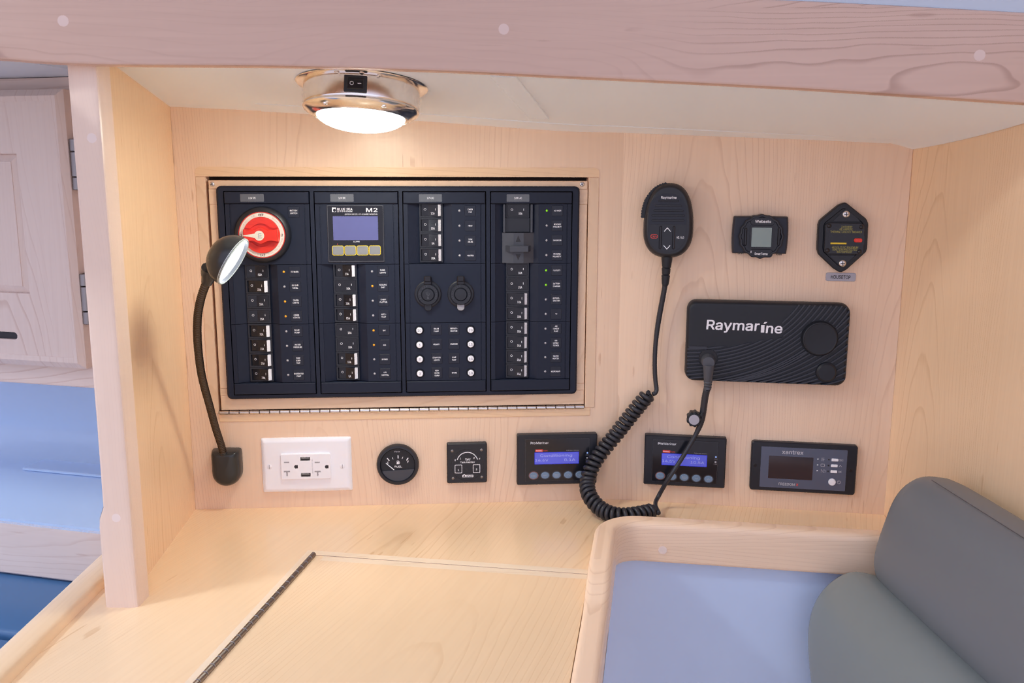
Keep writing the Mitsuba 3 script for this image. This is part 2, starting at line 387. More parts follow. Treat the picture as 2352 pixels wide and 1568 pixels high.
# a flat batten over the joint in the liner and the trim strip along the back wall
a, b, c, d = ceil_hit(1127, 172), ceil_hit(1186, 174), ceil_hit(1262, 271), ceil_hit(1217, 270)
nn = ceiling_point(*((a + c) / 2)[:2])[1]
ringb = np.array([a, b, c, d])
add('ceiling__batten', loft([ringb - nn * 0.001, ringb + nn * 0.0018]), 'headliner')
strip = []
for P, R in list(zip(wall_pts, rows))[1:-2]:
    f = R[1] + (R[2] - R[1]) * 0.0; e = unit(R[4] - R[0]); nrm = np.array([0, -0.1, -1.0])
    p0, p1 = R[0] + e * 0.0015, R[0] + e * 0.045
    strip.append(np.array([p0 + nrm * .0008, p1 + nrm * .0008, p1 + nrm * -.001, p0 + nrm * -.001]))
add('ceiling__edge_strip', loft(strip[::-1]), 'headliner', smooth=40)
# white overhead rising from the beam's top edge towards the camera
ring_o = []
for x in np.linspace(-1.5, 0.62, 50):
    y, z = float(y_beam(np.clip(x, -.9, .55))), float(z_beam(np.clip(x, -.84, .55))) + BEAM_H
    ring_o.append(np.array([(x, y + 0.003, z - 0.004), (x, y - 0.12, 2.0), (x, 0.12, 2.005), (x, 0.12, 2.017), (x, y - 0.115, 2.012), (x, y + 0.014, z + 0.004)]))
struct(add('ceiling_overhead', loft(ring_o[::-1]), 'overhead_white', smooth=30))
struct(add('floor', box3([-1.6, -1.2, -0.02], [1.5, 1.6, 0.0]), 'maple_table'))

# post at the end of the left bulkhead
def post_ring(z, left, right):
    r = 0.004
    x0, x1, yf, yb = -0.4113 + left, -0.3771, 0.8597, 0.886
    pts = [(x0, yb), (x0, yf + r), (x0 + r * .3, yf + r * .3), (x0 + r, yf), (x1 - r, yf), (x1 - r * .3, yf + r * .3), (x1, yf + r), (x1 + 0.0005, yb)]
    return np.array([(a, b, z) for a, b in pts])
zs = [TABLE_Z, TABLE_Z + 0.085, TABLE_Z + 0.094, TABLE_Z + 0.106, TABLE_Z + 0.2, EYE[2] + 0.095]
key = thing('corner_post', 'pale upright maple post at the left, end of the yellow side panel', 'post')
wood('corner_post__board', loft([post_ring(z, l, 0) for z, l in zip(zs, (0, 0, 0.001, 0.0055, 0.0062, 0.0062))]), 'maple_end', UP, [1, 1.3, 0], 17.0, angle=40)
for px in ((211, 317), (267, 1189)):
    q = ray(*px); P = EYE + q * (0.8597 / q[1])
    add('corner_post__plug', lathe([(0.0044, -0.002), (0.0044, 0.0002), (0.0, 0.0002)], 24), 'plug_wood', frame(P, [1, 0, 0], UP, [0, -1, 0]))

# ------------------------------------------------------------------ chart table
key = thing('chart_table', 'maple chart table below the instruments, with a hinged lid and a raised rounded edge rail', 'table')
GRAIN = unit(on_table(479, 1422) - on_table(339, 1524)); ACROSS = np.array([-GRAIN[1], GRAIN[0], 0])
def P2(p): return (p[0], p[1])
hu0, hn0 = -0.3335, -0.2405                        # back left corner of the lid, in the table frame
lu1 = -0.0165
top_poly = sg.Polygon([P2(CORNER_L - WL.n * 0.0003), P2(WL.at(0, 0) - WL.n * 0.0005), P2(CORNER_R - WR.n * 0.0003), P2(tb(0.3455 - .0, -0.13)), P2(tb(0.03, -0.13)), P2(tb(0.006, -0.15)), P2(tb(0.004, -0.62)), (-0.4315, 0.60), (-0.4315, 0.90), (-0.4113, 1.06)])
lid_hole = sg.Polygon([P2(tb(hu0, hn0)), P2(tb(lu1, hn0)), P2(tb(lu1, -0.60)), P2(tb(hu0, -0.60))])
fr = 0.012
band = sg.Polygon([P2(tb(hu0 - fr, hn0 + fr)), P2(tb(lu1, hn0 + fr)), P2(tb(lu1, -0.60)), P2(tb(hu0 - fr, -0.60))])
wood('chart_table__worktop', poly_ext(top_poly.difference(band), TABLE_Z - 0.021, TABLE_Z), 'maple_table', GRAIN, ACROSS, 20.0)
def tplate(u0, u1, n0, n1, z0, z1):
    return xform(box3([u0, n0, z0], [u1, n1, z1]), frame(WR.o, WR.u, WR.n, UP))
wood('chart_table__edge_band', tplate(hu0 - fr, hu0 - .0025, -0.60, hn0 + fr, -0.021, 0.0), 'maple_pale', WR.n, WR.u, 21)
wood('chart_table__edge_band', tplate(hu0 - .0025, lu1, hn0 + .0008, hn0 + fr, -0.021, 0.0), 'maple_pale', WR.u, WR.n, 22)
wood('chart_table__lid', tplate(hu0 + .0125, lu1 - .0008, -0.60, hn0 - .0125, -0.020, 0.0), 'maple_table', GRAIN, ACROSS, 24)
wood('chart_table__lid__edge_band', tplate(hu0 + .0115, lu1 - .0008, hn0 - .0125, hn0 - .0006, -0.020, 0.0), 'maple_pale', WR.u, WR.n, 25)
wood('chart_table__lid__edge_band', tplate(hu0 + .002, hu0 + .0125, -0.60, hn0 - .0006, -0.020, 0.0), 'maple_table', WR.n, WR.u, 26)
# piano hinge of the lid: knuckles along the lid's left edge
def hinge(parent, M, length, n, r, mat, offset):
    """Knuckles along x of M, the pin at w=offset."""
    kl = length / n
    add(parent + '__leaf', box3([0, -r * .75, -0.004], [length, r * .75, offset * .6]), 'dark_steel', M)
    for k in range(n):
        a, b = k * kl + 0.00035, (k + 1) * kl - 0.00035
        flat = 0.0 if k % 2 else 0.0004
        prof = [(0.0, a), (r - .0005, a), (r, a + .0004), (r, b - .0004), (r - .0005, b), (0.0, b)]
        m = lathe(prof, 14)
        Q = frame(np.array([0, 0, offset]), [0, 1, 0], [0, 0, 1], [1, 0, 0])
        add(parent + '__knuckle', xform(m, Q), mat, M, smooth=40)
H = frame(tb(hu0 + .0002, hn0 - .0012, 0.0), -WR.n, np.cross(UP, -WR.n), UP)
hinge('chart_table__hinge', H, 0.35, 27, 0.0030, 'dark_steel', 0.0016)
labels['chart_table__hinge'] = {'label': 'long dark steel piano hinge of the table lid'}
# raised rail: behind the corner and along the lid, tapering off towards the camera
rail = []
path = [(lu - 0.0, n) for lu, n in [(0.337, -0.135), (0.25, -0.135), (0.15, -0.135), (0.08, -0.135), (0.05, -0.135)]]
R_c, cc = 0.040, (0.0365, -0.175)
for a in np.linspace(90, 180, 13): path.append((cc[0] + R_c * math.cos(math.radians(a)), cc[1] + R_c * math.sin(math.radians(a))))
path += [(-0.0035, n) for n in (-0.20, -0.23, -0.26, -0.29, -0.31, -0.33, -0.36, -0.45, -0.60)]
path = np.array(path)
tg = np.gradient(path, axis=0); tg /= np.linalg.norm(tg, axis=1, keepdims=True)
for k, (p, t) in enumerate(zip(path, tg)):
    nrm = np.array([-t[1], t[0]])                 # to the room side
    h = np.interp(p[1], [-0.335, -0.27], [0.009, 0.028]) if k > 14 else 0.028
    hw, r, zb = 0.0130, 0.0085, -0.0215
    prof = [(-hw, zb), (-hw, h - r)] + [(-hw + r - r * math.cos(a), h - r + r * math.sin(a)) for a in np.radians([25, 50, 70, 90])] + \
           [(hw - r + r * math.cos(a), h - r + r * math.sin(a)) for a in np.radians([90, 70, 50, 25])] + [(hw, h - r), (hw, zb + .003), (hw - .002, zb)]
    rail.append(np.array([tb(p[0] + nrm[0] * a, p[1] + nrm[1] * a, b) for a, b in prof]))
wood('chart_table__edge_rail', loft(rail), 'maple_veneer', WR.u, UP, 28, angle=50)
q = tb(0.0, -0.1485); W3 = Wall(A2, (q[0], q[1]))
uvp = W3.uv(1522, 1263)
add('chart_table__edge_rail__plug', lathe([(0.0050, -0.002), (0.0050, 0.0002), (0, 0.0002)], 20), 'plug_wood', frame(W3.at(*uvp), W3.u, UP, -W3.n))
# left edge of the table
lr = []
for y in (0.55, 0.7, 0.85, 0.972):
    x = -0.4312 - 0.0 * (y - .72)
    lr.append(np.array([(x, y, TABLE_Z - .03), (x - .0005, y, TABLE_Z + .008), (x - .006, y, TABLE_Z + .0125), (x - .026, y, TABLE_Z + .0125), (x - .033, y, TABLE_Z + .007), (x - .034, y, TABLE_Z - .03)]))
wood('chart_table__side_rail', loft(lr[::-1]), 'maple_table', [0, 1, 0], [1, 0, .3], 29, angle=50)
# desk body under the top, closed front far below the picture
body = sg.Polygon([P2(tb(-0.50, -0.55)), P2(tb(-0.003, -0.55)), P2(tb(-0.003, -0.17)), P2(tb(-0.48, -0.17))])
wood('chart_table__base', poly_ext(body, 0.0, TABLE_Z - 0.0215), 'maple_veneer', UP, WR.u, 30)
# blue panel under the back rail
pb = box3([-0.0015, -TABLE_Z, 0.0], [0.3455, -0.0005, 0.012]); 
q = tb(0.0, -0.128); W4 = Wall(A2, (q[0], q[1]))
key = add('kick_panel', xform(box3([-0.025, -TABLE_Z + 0.0, -0.012], [0.345, -0.0216, 0.0]), W4.M), 'panel_blue')
tag(key, 'smooth pale blue upright panel below the table rail beside the grey cushion', 'panel')

# ------------------------------------------------------------------ electrical panel in its hinged wooden frame
MW = WL.M
pdw = 0.0
k = thing('panel_door', 'maple frame door around the black breaker panel, hinged along its bottom edge', 'door')
du0, du1, dv0, dv1 = ou0 + 0.0032, ou1 - 0.0012, ov0 + 0.0045, ov1 - 0.0045
bu0, bu1, bv0, bv1 = -0.5040, -0.0556, 0.1482, 0.4162       # outline of the black panel
su0, su1 = bu0 + 0.004, bu1 - 0.004
jt, jb = 0.394, 0.161
wood('panel_door__top_rail', cat(plate(du0, du1, bv1 - 0.004, dv1, -0.018, pdw, 0.0006, 0.0008), plate(du0, su0, jt, bv1 - 0.004, -0.018, pdw, 0.0002, 0.0001), plate(su1, du1, jt, bv1 - 0.004, -0.018, pdw, 0.0002, 0.0001)), 'maple_edge', WL.u, UP, 40, MW)
wood('panel_door__bottom_rail', cat(plate(du0, du1, dv0, bv0 + 0.004, -0.018, pdw, 0.0006, 0.0008), plate(du0, su0, bv0 + 0.004, jb, -0.018, pdw, 0.0002, 0.0001), plate(su1, du1, bv0 + 0.004, jb, -0.018, pdw, 0.0002, 0.0001)), 'maple_edge', WL.u, UP, 41, MW)
wood('panel_door__stile', plate(du0, su0, jb + 1e-4, jt - 1e-4, -0.018, pdw, 0.0003, 0.0006), 'maple_edge', UP, WL.u, 42, MW)
wood('panel_door__stile', plate(su1, du1, jb + 1e-4, jt - 1e-4, -0.018, pdw, 0.0003, 0.0006), 'maple_edge', UP, WL.u, 43, MW)
def phillips(parent, c, r, w, M, mat='steel', name='screw', rot=0.4, h=0.0012):
    """A domed cross-head screw with its recess as dark bars."""
    key = add(f'{parent}__{name}', loft([at_z(circ(*c, r, 20), w - 0.001)] + [at_z(circ(*c, r * a, 20), w + h * b) for a, b in ((1, .25), (.85, .65), (.55, .95))]), mat, M, smooth=40)
    bars = []
    for a in (rot, rot + math.pi / 2):
        b = box3([-r * .62, -r * .11, w + h * .5], [r * .62, r * .11, w + h * 1.02]); b.apply_transform(trimesh.transformations.rotation_matrix(a, [0, 0, 1])); b.apply_translation([c[0], c[1], 0]); bars.append(b)
    add(key + '__recess', cat(*bars), 'black_print', M)
for px in ((487, 423), (1337, 423)):
    phillips('panel_door', WL.uv(*px), 0.0031, pdw, MW)
Hm = frame(WL.at(ou0 + 0.001, (ov0 + dv0) / 2 - 0.0012, 0.0), WL.u, np.array([0, 0, -1.0]), -WL.n)
Hm = frame(WL.at(ou0 + 0.001, ov0 + 0.0015, 0.0), WL.u, UP, -WL.n)
hinge('panel_door__hinge', Hm, ou1 - ou0 - 0.002, 37, 0.0026, 'steel', 0.0016)
labels['panel_door__hinge'] = {'label': 'bright steel piano hinge along the bottom edge'}

k = thing('breaker_panel', 'large black electrical panel with four columns of breakers, a red battery switch and a monitor', 'electrical panel')
BPn = 'breaker_panel__'
COLS = [-0.4940, -0.3852, -0.2766, -0.1676]; CW = 0.1018
VT, V0, V1, V2, V3, VB = 0.4090, 0.3946, 0.3198, 0.2447, 0.1692, 0.1548
# moulded surround with four long windows
win = [sg.box(c - 0.0012, VB - 0.0012, c + CW + 0.0012, VT + 0.0012) for c in COLS]
o1 = sg.Polygon(rring((bu0 + bu1) / 2, (bv0 + bv1) / 2, bu1 - bu0, bv1 - bv0, 0.006, 6))
ins = 0.0022
o2 = rring((bu0 + bu1) / 2, (bv0 + bv1) / 2, bu1 - bu0 - 2 * ins, bv1 - bv0 - 2 * ins, 0.005, 6)
o1r = rring((bu0 + bu1) / 2, (bv0 + bv1) / 2, bu1 - bu0, bv1 - bv0, 0.006, 6)
face = sg.Polygon(o2)
for wv in win: face = face.difference(wv)
surround = cat(poly_ext(face, -0.004, 0.0062), loft([at_z(o1r, 0.0002), at_z(o1r, 0.0042), at_z(o2, 0.0062)], (False, False)))
add(BPn + 'surround', surround, 'panel_plastic', MW)
add(BPn + 'back_plate', box3([bu0 + .006, bv0 + .006, -0.0125], [bu1 - .006, bv1 - .006, -0.0045]), 'dark_gap', MW)

ZF = 0.0066                                            # face of the modules
def bar(prof, v0, v1, c0):
    """A profile (u, w) drawn along v."""
    a = np.array([(c0 + u, v0, w) for u, w in prof]); b = np.array([(c0 + u, v1, w) for u, w in prof])
    m = poly_ext(sg.Polygon([(u, w) for u, w in prof]), 0, 1)
    v = np.array(m.vertices)
    return tm(np.stack([c0 + v[:, 0], v1 + (v0 - v1) * v[:, 2], v[:, 1]], 1), m.faces)
def header(c, s):
    add(BPn + 'header', plate(c, c + CW, V0 + 3e-4, VT, -0.004, ZF + 0.0022, 0.0008, 0.0008), 'panel_plastic', MW)
    key = add(BPn + 'header_sticker', plate(c + 0.0195, c + 0.0480, V0 + 0.0025, VT - 0.0025, ZF + 0.0021, ZF + 0.0024, 0.0008, 0.0001), 'sticker_grey', MW)
    add(key + '__lettering', text(s, 0.0023, (c + 0.0338, (V0 + VT) / 2), ZF + 0.0024, True, 0.0098 if '120' in s else 0.0088), 'white_print', MW)
for c, s in zip(COLS, ('12V DC', '12V DC', '12V DC', '120V AC')):
    header(c, s)
    add(BPn + 'footer', plate(c, c + CW, VB, V3 - 3e-4, -0.004, ZF + 0.0022, 0.0008, 0.0008), 'panel_plastic', MW)

Z_DECK = -0.0008
def module_recessed(c, v0, v1):
    """Face with a trough for the breakers."""
    z = ZF
    prof = [(0, -0.004), (0, z), (0.0052, z), (0.0053, z - .0012), (0.0195, Z_DECK), (0.0485, Z_DECK), (0.0600, z), (0.0955, z), (0.0957, z - .0010), (0.0967, z - .0010), (0.0969, z), (CW, z), (CW, -0.004)]
    add(BPn + 'module', bar(prof, v0 + 2.5e-4, v1 - 2.5e-4, c), 'panel_plastic', MW)
def module_flat(c, v0, v1):
    z = ZF
    prof = [(0, -0.004), (0, z), (0.0052, z), (0.0053, z - .0010), (0.0066, z - .0010), (0.0068, z), (0.0955, z), (0.0957, z - .0010), (0.0967, z - .0010), (0.0969, z), (CW, z), (CW, -0.004)]
    add(BPn + 'module', bar(prof, v0 + 2.5e-4, v1 - 2.5e-4, c), 'panel_plastic', MW)

def circle_mark(c, r, w, t=0.0003):
    return ring_plate(circ(*c, r, 18), circ(*c, r - t, 18)[::-1], w, w + 0.0002)
def breaker(c, v, amps, on):
    uc = c + 0.0340
    key = add(BPn + 'breaker', ring_plate(rring(uc, v, 0.0292, 0.0184, 0.0004, 2), rring(uc, v, 0.0256, 0.0146, 0.0004, 2)[::-1], Z_DECK, Z_DECK + 0.0026), 'black_plastic', MW)
    h = 0.0142
    if on:
        prof = [(-0.0126, -0.004), (-0.0126, 0.0030), (-0.0022, 0.0022), (0.0126, 0.0030), (0.0126, -0.004)]
    else:
        prof = [(-0.0126, -0.004), (-0.0126, 0.0002), (-0.0030, 0.0022), (0.0088, 0.0072), (0.0088, -0.004)]
    add(key + '__rocker', bar([(u, w + Z_DECK) for u, w in prof], v - h / 2, v + h / 2, uc), 'black_gloss', MW)
    if not on:
        prof = [(0.0088, -0.004), (0.0088, 0.0072), (0.0123, 0.0044), (0.0123, -0.004)]
        add(key + '__off_flag', bar([(u, w + Z_DECK) for u, w in prof], v - h / 2, v + h / 2, uc), 'white_plastic', MW)
        top = []
    # O and I marks and the rating lie on the rocker's two faces
    def tilt(m, u0, w0, slope):
        v_ = np.array(m.vertices); v_[:, 2] += Z_DECK + w0 + (v_[:, 0] - (uc + u0)) * slope
        return tm(v_, m.faces)
    O = circle_mark((uc - 0.0074, v + 0.0010), 0.00145, 0.0001, 0.00042)
    I = box3([uc + (0.0072 if on else 0.0052), v - 0.0003, 0.0001], [uc + (0.0077 if on else 0.0057), v + 0.0024, 0.0003])
    Tx = text(amps, 0.0027, (uc + (0.0035 if on else 0.0022), v - 0.0039), 0.0001, True, width=0.0048 if len(amps) > 2 else 0.0033)
    if on:
        m = cat(tilt(O, -0.0126, 0.0030, -0.0008 / 0.0104), tilt(I, -0.0022, 0.0022, 0.0008 / 0.0148), tilt(Tx, -0.0022, 0.0023, 0.0008 / 0.0148))
    else:
        m = cat(tilt(O, -0.0126, 0.0002, 0.0020 / 0.0096), tilt(I, -0.0030, 0.0023, 0.0050 / 0.0118), tilt(Tx, -0.0030, 0.0024, 0.0050 / 0.0118))
    add(key + '__lettering', m, 'white_print', MW)
def led(c, v, colour, du):
    add(BPn + 'indicator_light', dome((c + du, v), 0.0016, ZF - 0.0005, ZF + 0.0011, 14), {'a': 'led_amber', 'g': 'led_green', '-': 'led_off'}[colour], MW, smooth=40)
def tile(u, v, s, w=0.0140, h=0.0136):
    key = add(BPn + 'label_tile', plate_c((u, v), w, h, ZF - .0002, ZF + 0.0007, 0.0010, 0.0004), 'tile_plastic', MW)
    n = s.count('\n') + 1
    wid = max(len(x) for x in s.split('\n')) * 0.00137 - 0.0004
    add(key + '__lettering', text(s, 0.00185, (u, v), ZF + 0.0007, True, min(wid, 0.0128), gap=1.75), 'white_print', MW)
ROWS = [0.3862, 0.3675, 0.3489, 0.3302, 0.3108, 0.2922, 0.2735, 0.2547, 0.2355, 0.2168, 0.1980, 0.1793]
def bank(ci, rows, items, dl, dt):
    for r, (amps, on, colour, s) in zip(rows, items):
        breaker(COLS[ci], ROWS[r] + (0.0004 if ci else 0), amps, on); led(COLS[ci], ROWS[r], colour, dl); tile(COLS[ci] + dt, ROWS[r], s)
module_flat(COLS[0], V1, V0); module_recessed(COLS[0], V2, V1); module_recessed(COLS[0], V3, V2)
module_flat(COLS[1], V1, V0); module_recessed(COLS[1], V2, V1); module_recessed(COLS[1], V3, V2)
module_recessed(COLS[2], V1, V0); module_flat(COLS[2], V2, V1); module_flat(COLS[2], V3, V2)
module_recessed(COLS[3], V1, V0); module_recessed(COLS[3], V2, V1); module_recessed(COLS[3], V3, V2)
bank(0, range(4, 12), [('50A', 1, 'a', 'DC MAIN'), ('20A', 0, '-', 'DC SUB\nPANEL'), ('15A', 1, 'a', 'CABIN\nLIGHTS'), ('15A', 1, 'a', 'CABIN\nLIGHTS'),
    ('10A', 0, '-', 'BILGE\nPUMP'), ('15A', 0, '-', 'WATER\nPRESSURE'), ('15A', 0, '-', 'WASH\nDOWN\nPUMP'), ('20A', 0, '-', 'MACERATOR\nPUMP')], 0.0677, 0.0812)
bank(1, range(4, 12), [('2.5A', 0, '-', 'PANEL\nLIGHTS'), ('10A', 1, 'a', 'SAILING\nINST'), ('10A', 0, '-', 'CHART\nPLOTTER'), ('25A', 0, '-', 'AUTO-\nPILOT'),
    ('10A', 1, 'a', 'VHF'), ('10A', 1, 'a', 'AIS'), ('15A', 0, '-', 'STEREO'), ('5A', 0, '-', 'LPG\nCONTROL')], 0.0680, 0.0814)
bank(2, range(0, 4), [('10A', 0, '-', 'CABIN\nFAN'), ('20A', 0, '-', 'HEAD'), ('5A', 0, '-', 'TANK\nGAUGE'), ('20A', 0, '-', 'HEATER')], 0.0695, 0.0830)
bank(3, range(4, 12), [('15A', 1, 'g', 'OUTLETS'), ('15A', 1, 'g', 'BATTERY\nCHARGER'), ('10A', 0, '-', 'REFRIG-\nERATOR'), ('10A', 0, '-', 'TV'),
    ('20A', 0, '-', 'AIR\nCONDIT\nPUMP'), ('20A', 0, '-', 'AIR\nCONDI-\nTIONER'), ('20A', 0, '-', 'WATER\nHEATER'), ('15A', 0, '-', 'MICROWAVE')], 0.0702, 0.0837)
breaker(COLS[3], ROWS[0], '30A', 1)
for r, (colour, s) in enumerate((('g', 'AC MAIN'), ('-', 'REVERSE\nPOLARITY'), ('-', 'INVERTER'), ('-', 'REVERSE\nPOLARITY'))):
    led(COLS[3], ROWS[r], colour, 0.0704); tile(COLS[3] + 0.0838, ROWS[r], s)
# lockout slide of the AC main breaker
c = COLS[3] + 0.0340
sp = sg.box(-0.0200, 0.3204, 0.0200, 0.3584)
prof = [(-0.0200, -0.003), (-0.0200, 0.0030), (-0.0060, 0.0082), (0.0068, 0.0082), (0.0200, 0.0030), (0.0200, -0.003)]
key = add(BPn + 'lockout_slide', bar(prof, 0.3204, 0.3584, c + 0.0003), 'charcoal', MW)
prof = [(-0.0162, 0.0040), (-0.0110, 0.0148), (0.0120, 0.0148), (0.0164, 0.0040)]
add(key + '__grip', bar(prof, 0.3352, 0.3425, c + 0.0003), 'charcoal', MW)
for sgn, vv in ((1, 0.3512), (-1, 0.3278)):
    add(key + '__arrow', poly_ext(sg.Polygon([(c - 0.0030, vv - sgn * 0.0040), (c + 0.0036, vv - sgn * 0.0040), (c + 0.0003, vv + sgn * 0.0040)]), 0.0080, 0.0084), 'black_print', MW)
add(BPn + 'blank_plate', plate(c - 0.0155, c + 0.0155, 0.3590, 0.3768, Z_DECK, Z_DECK + 0.0030, 0.0005, 0.0003), 'black_plastic', MW)
add(BPn + 'slide_track', box3([c - 0.0185, 0.3590, Z_DECK], [c - 0.0160, 0.3940, 0.0060]), 'charcoal', MW)
add(BPn + 'slide_track', box3([c + 0.0160, 0.3590, Z_DECK], [c + 0.0185, 0.3940, 0.0060]), 'charcoal', MW)

# battery switch: base, red ring, printed cream ring, red knob with a cream pointer
cs = (-0.4492, 0.3571)
key = add(BPn + 'battery_switch', lathe([(0.0345, ZF - .002), (0.0345, ZF + .004), (0.0325, ZF + .0075), (0.0295, ZF + .009), (0.0280, ZF + .0085), (0.0, ZF + .0085)], 64, cs), 'black_plastic', MW, smooth=35)
sb = key
add(sb + '__red_ring', ring_lathe([(0.0272, ZF + .0084), (0.0276, ZF + .0096), (0.0282, ZF + .0096), (0.0282, ZF + .0084)], 64, cs), 'red_plastic', MW, smooth=40)
add(sb + '__dial_ring', ring_lathe([(0.0222, ZF + .0083), (0.0222, ZF + .0098), (0.0270, ZF + .0098), (0.0275, ZF + .0083)], 64, cs), 'cream_plastic', MW, smooth=40)
add(sb + '__well', disc(cs, 0.0222, ZF + .0080, ZF + .0092, .0002, 48), 'red_plastic', MW)
# knob: a lens-shaped grip whose waist narrows left and right of the middle
gx = np.linspace(-0.0216, 0.0216, 41)
half = 0.0062 + 0.0040 * np.exp(-(gx / 0.0062) ** 2) + 0.0016 * (np.abs(gx) / 0.0216) ** 4
up = np.stack([gx, half], 1); lo_ = np.stack([gx[::-1], -half[::-1]], 1)
ringk = np.vstack([up, lo_])[::-1] + [0, 0]
disc_clip = lambda p, r: np.array([q * min(1.0, r / max(np.linalg.norm(q), 1e-9)) for q in p])
rk = disc_clip(ringk, 0.0219)
K = [at_z(rk + cs, ZF + .0090), at_z(rk + cs, ZF + .0185), at_z(rk * 0.96 + cs, ZF + .0200)]
add(sb + '__knob', loft(K), 'red_plastic', MW, smooth=35)
# the two scalloped hollows beside the grip rise to the knob's rim
for sgn in (1, -1):
    rr = []
    for a in np.linspace(25, 155, 15):
        rr.append((0.0219 * math.cos(math.radians(a)), sgn * 0.0219 * math.sin(math.radians(a))))
    rr = np.array(rr); inner = np.array([(x * 0.80, sgn * max(0.0085 + 0.004 * math.exp(-(x / 0.0062) ** 2), abs(y) - 0.0075)) for x, y in rr])
    outl = np.vstack([rr, inner[::-1]])
    if sgn < 0: outl = outl[::-1]
    P_ = sg.Polygon(outl).buffer(0)
    add(sb + '__knob_rim', poly_ext(P_ if P_.geom_type == 'Polygon' else max(P_.geoms, key=lambda g: g.area), ZF + .0090, ZF + .0122).apply_translation([cs[0], cs[1], 0]), 'red_plastic', MW)
pt = sg.Polygon([(-0.0205, 0.0), (-0.0055, 0.0026), (-0.004, 0.0026), (-0.004, -0.0026), (-0.0055, -0.0026)]).union(sg.Point(0, 0).buffer(0.0060, 16))
add(sb + '__pointer', poly_ext(sa.translate(pt, cs[0] - 0.0012, cs[1]), ZF + .0199, ZF + .0204), 'cream_plastic', MW)
add(sb + '__emblem', text('m', 0.0058, (cs[0] - 0.0010, cs[1] - 0.0002), ZF + .0204, False, 0.0058, rot=math.pi / 2), 'grey_print', MW)
zr = ZF + .0098
add(sb + '__lettering', cat(text('OFF', 0.0026, (cs[0], cs[1] + 0.0245), zr, True, 0.0062), text('1', 0.0028, (cs[0] - 0.0246, cs[1]), zr, True), text('2', 0.0028, (cs[0] + 0.0246, cs[1]), zr, True),
    text('1+2', 0.0027, (cs[0], cs[1] - 0.0245), zr, True, 0.0058)), 'black_print', MW)
arc = []
def arc_text(s, r, a0, a1, h, c, w, flip=False):
    ms = []; n = len(s)
    for i, ch in enumerate(s):
        if ch == ' ': continue
        a = math.radians(a0 + (a1 - a0) * i / max(n - 1, 1))
        rot = a + math.pi / 2 if flip else a - math.pi / 2
        ms.append(text(ch, h, (c[0] + r * math.cos(a), c[1] + r * math.sin(a)), w, False, rot=rot))
    return cat(*ms)
add(sb + '__fine_print', cat(arc_text('SELECTOR', 0.0248, 55, 25, 0.0011, cs, zr), arc_text('CE', 0.0246, 116, 109, 0.0021, cs, zr), arc_text('IGNITION PROT', 0.0246, 170, 132, 0.0010, cs, zr),
    arc_text('BLUE SEA SYSTEMS', 0.0247, 288, 350, 0.0012, cs, zr, True), arc_text('CONT RATING AMPS DC', 0.0247, 205, 258, 0.0010, cs, zr, True)), 'grey_print', MW)
tile(-0.4110, 0.3848, 'BATTERY\nSWITCH')

# state-of-charge monitor
key = add(BPn + 'monitor', plate(-0.3708, -0.3010, 0.3224, 0.3932, ZF - .002, ZF + 0.0018, 0.0012, 0.0006), 'charcoal', MW)
zm = ZF + 0.0020
add(key + '__face', plate(-0.3694, -0.3022, 0.3242, 0.3920, ZF, zm, 0.0006, 0.0002), 'black_gloss', MW)
add(key + '__screen', plate(-0.3636, -0.3082, 0.3500, 0.3796, zm - .0002, zm + .0002, 0.0004, 0.0001), 'lcd_violet', MW)
zt_ = zm
add(key + '__lettering', cat(text('BLUE SEA', 0.0031, (-0.3484, 0.3882), zt_, True, 0.0186), text('SYSTEMS', 0.0012, (-0.3484, 0.3853), zt_, True, 0.0186), text('M2', 0.0050, (-0.3155, 0.3872), zt_, True, 0.0142),
    text('1830 DC STATE-OF-CHARGE MONITOR', 0.0015, (-0.3287, 0.3820), zt_, True, 0.0402), text('ALARM', 0.0014, (-0.3355, 0.3482), zt_, True, 0.0078),
    ring_plate([(-0.3642, 0.3848), (-0.3592, 0.3848), (-0.3592, 0.3902), (-0.3642, 0.3902)], circ(-0.3611, 0.3868, 0.0018, 12)[::-1], zt_, zt_ + .0002)), 'white_print', MW)
for i in range(4):
    u = -0.3583 + 0.01515 * i
    b = add(key + '__button', plate_c((u, 0.3373), 0.0132, 0.0108, zm - .0003, zm + .0008, 0.0018, .0003), 'grey_key', MW)
    ro, ri = rring(u, 0.3373, 0.0146, 0.0122, 0.0022, 5), rring(u, 0.3373, 0.0132, 0.0108, 0.0018, 5)
    add(b + '__outline', ring_plate(ro, ri[::-1], zm - .0002, zm + .0006), 'yellow_print', MW)
add(key + '__alarm_light', disc((-0.3588, 0.3452), 0.0006, zm, zm + .0003, .0001, 10), 'red_print', MW)

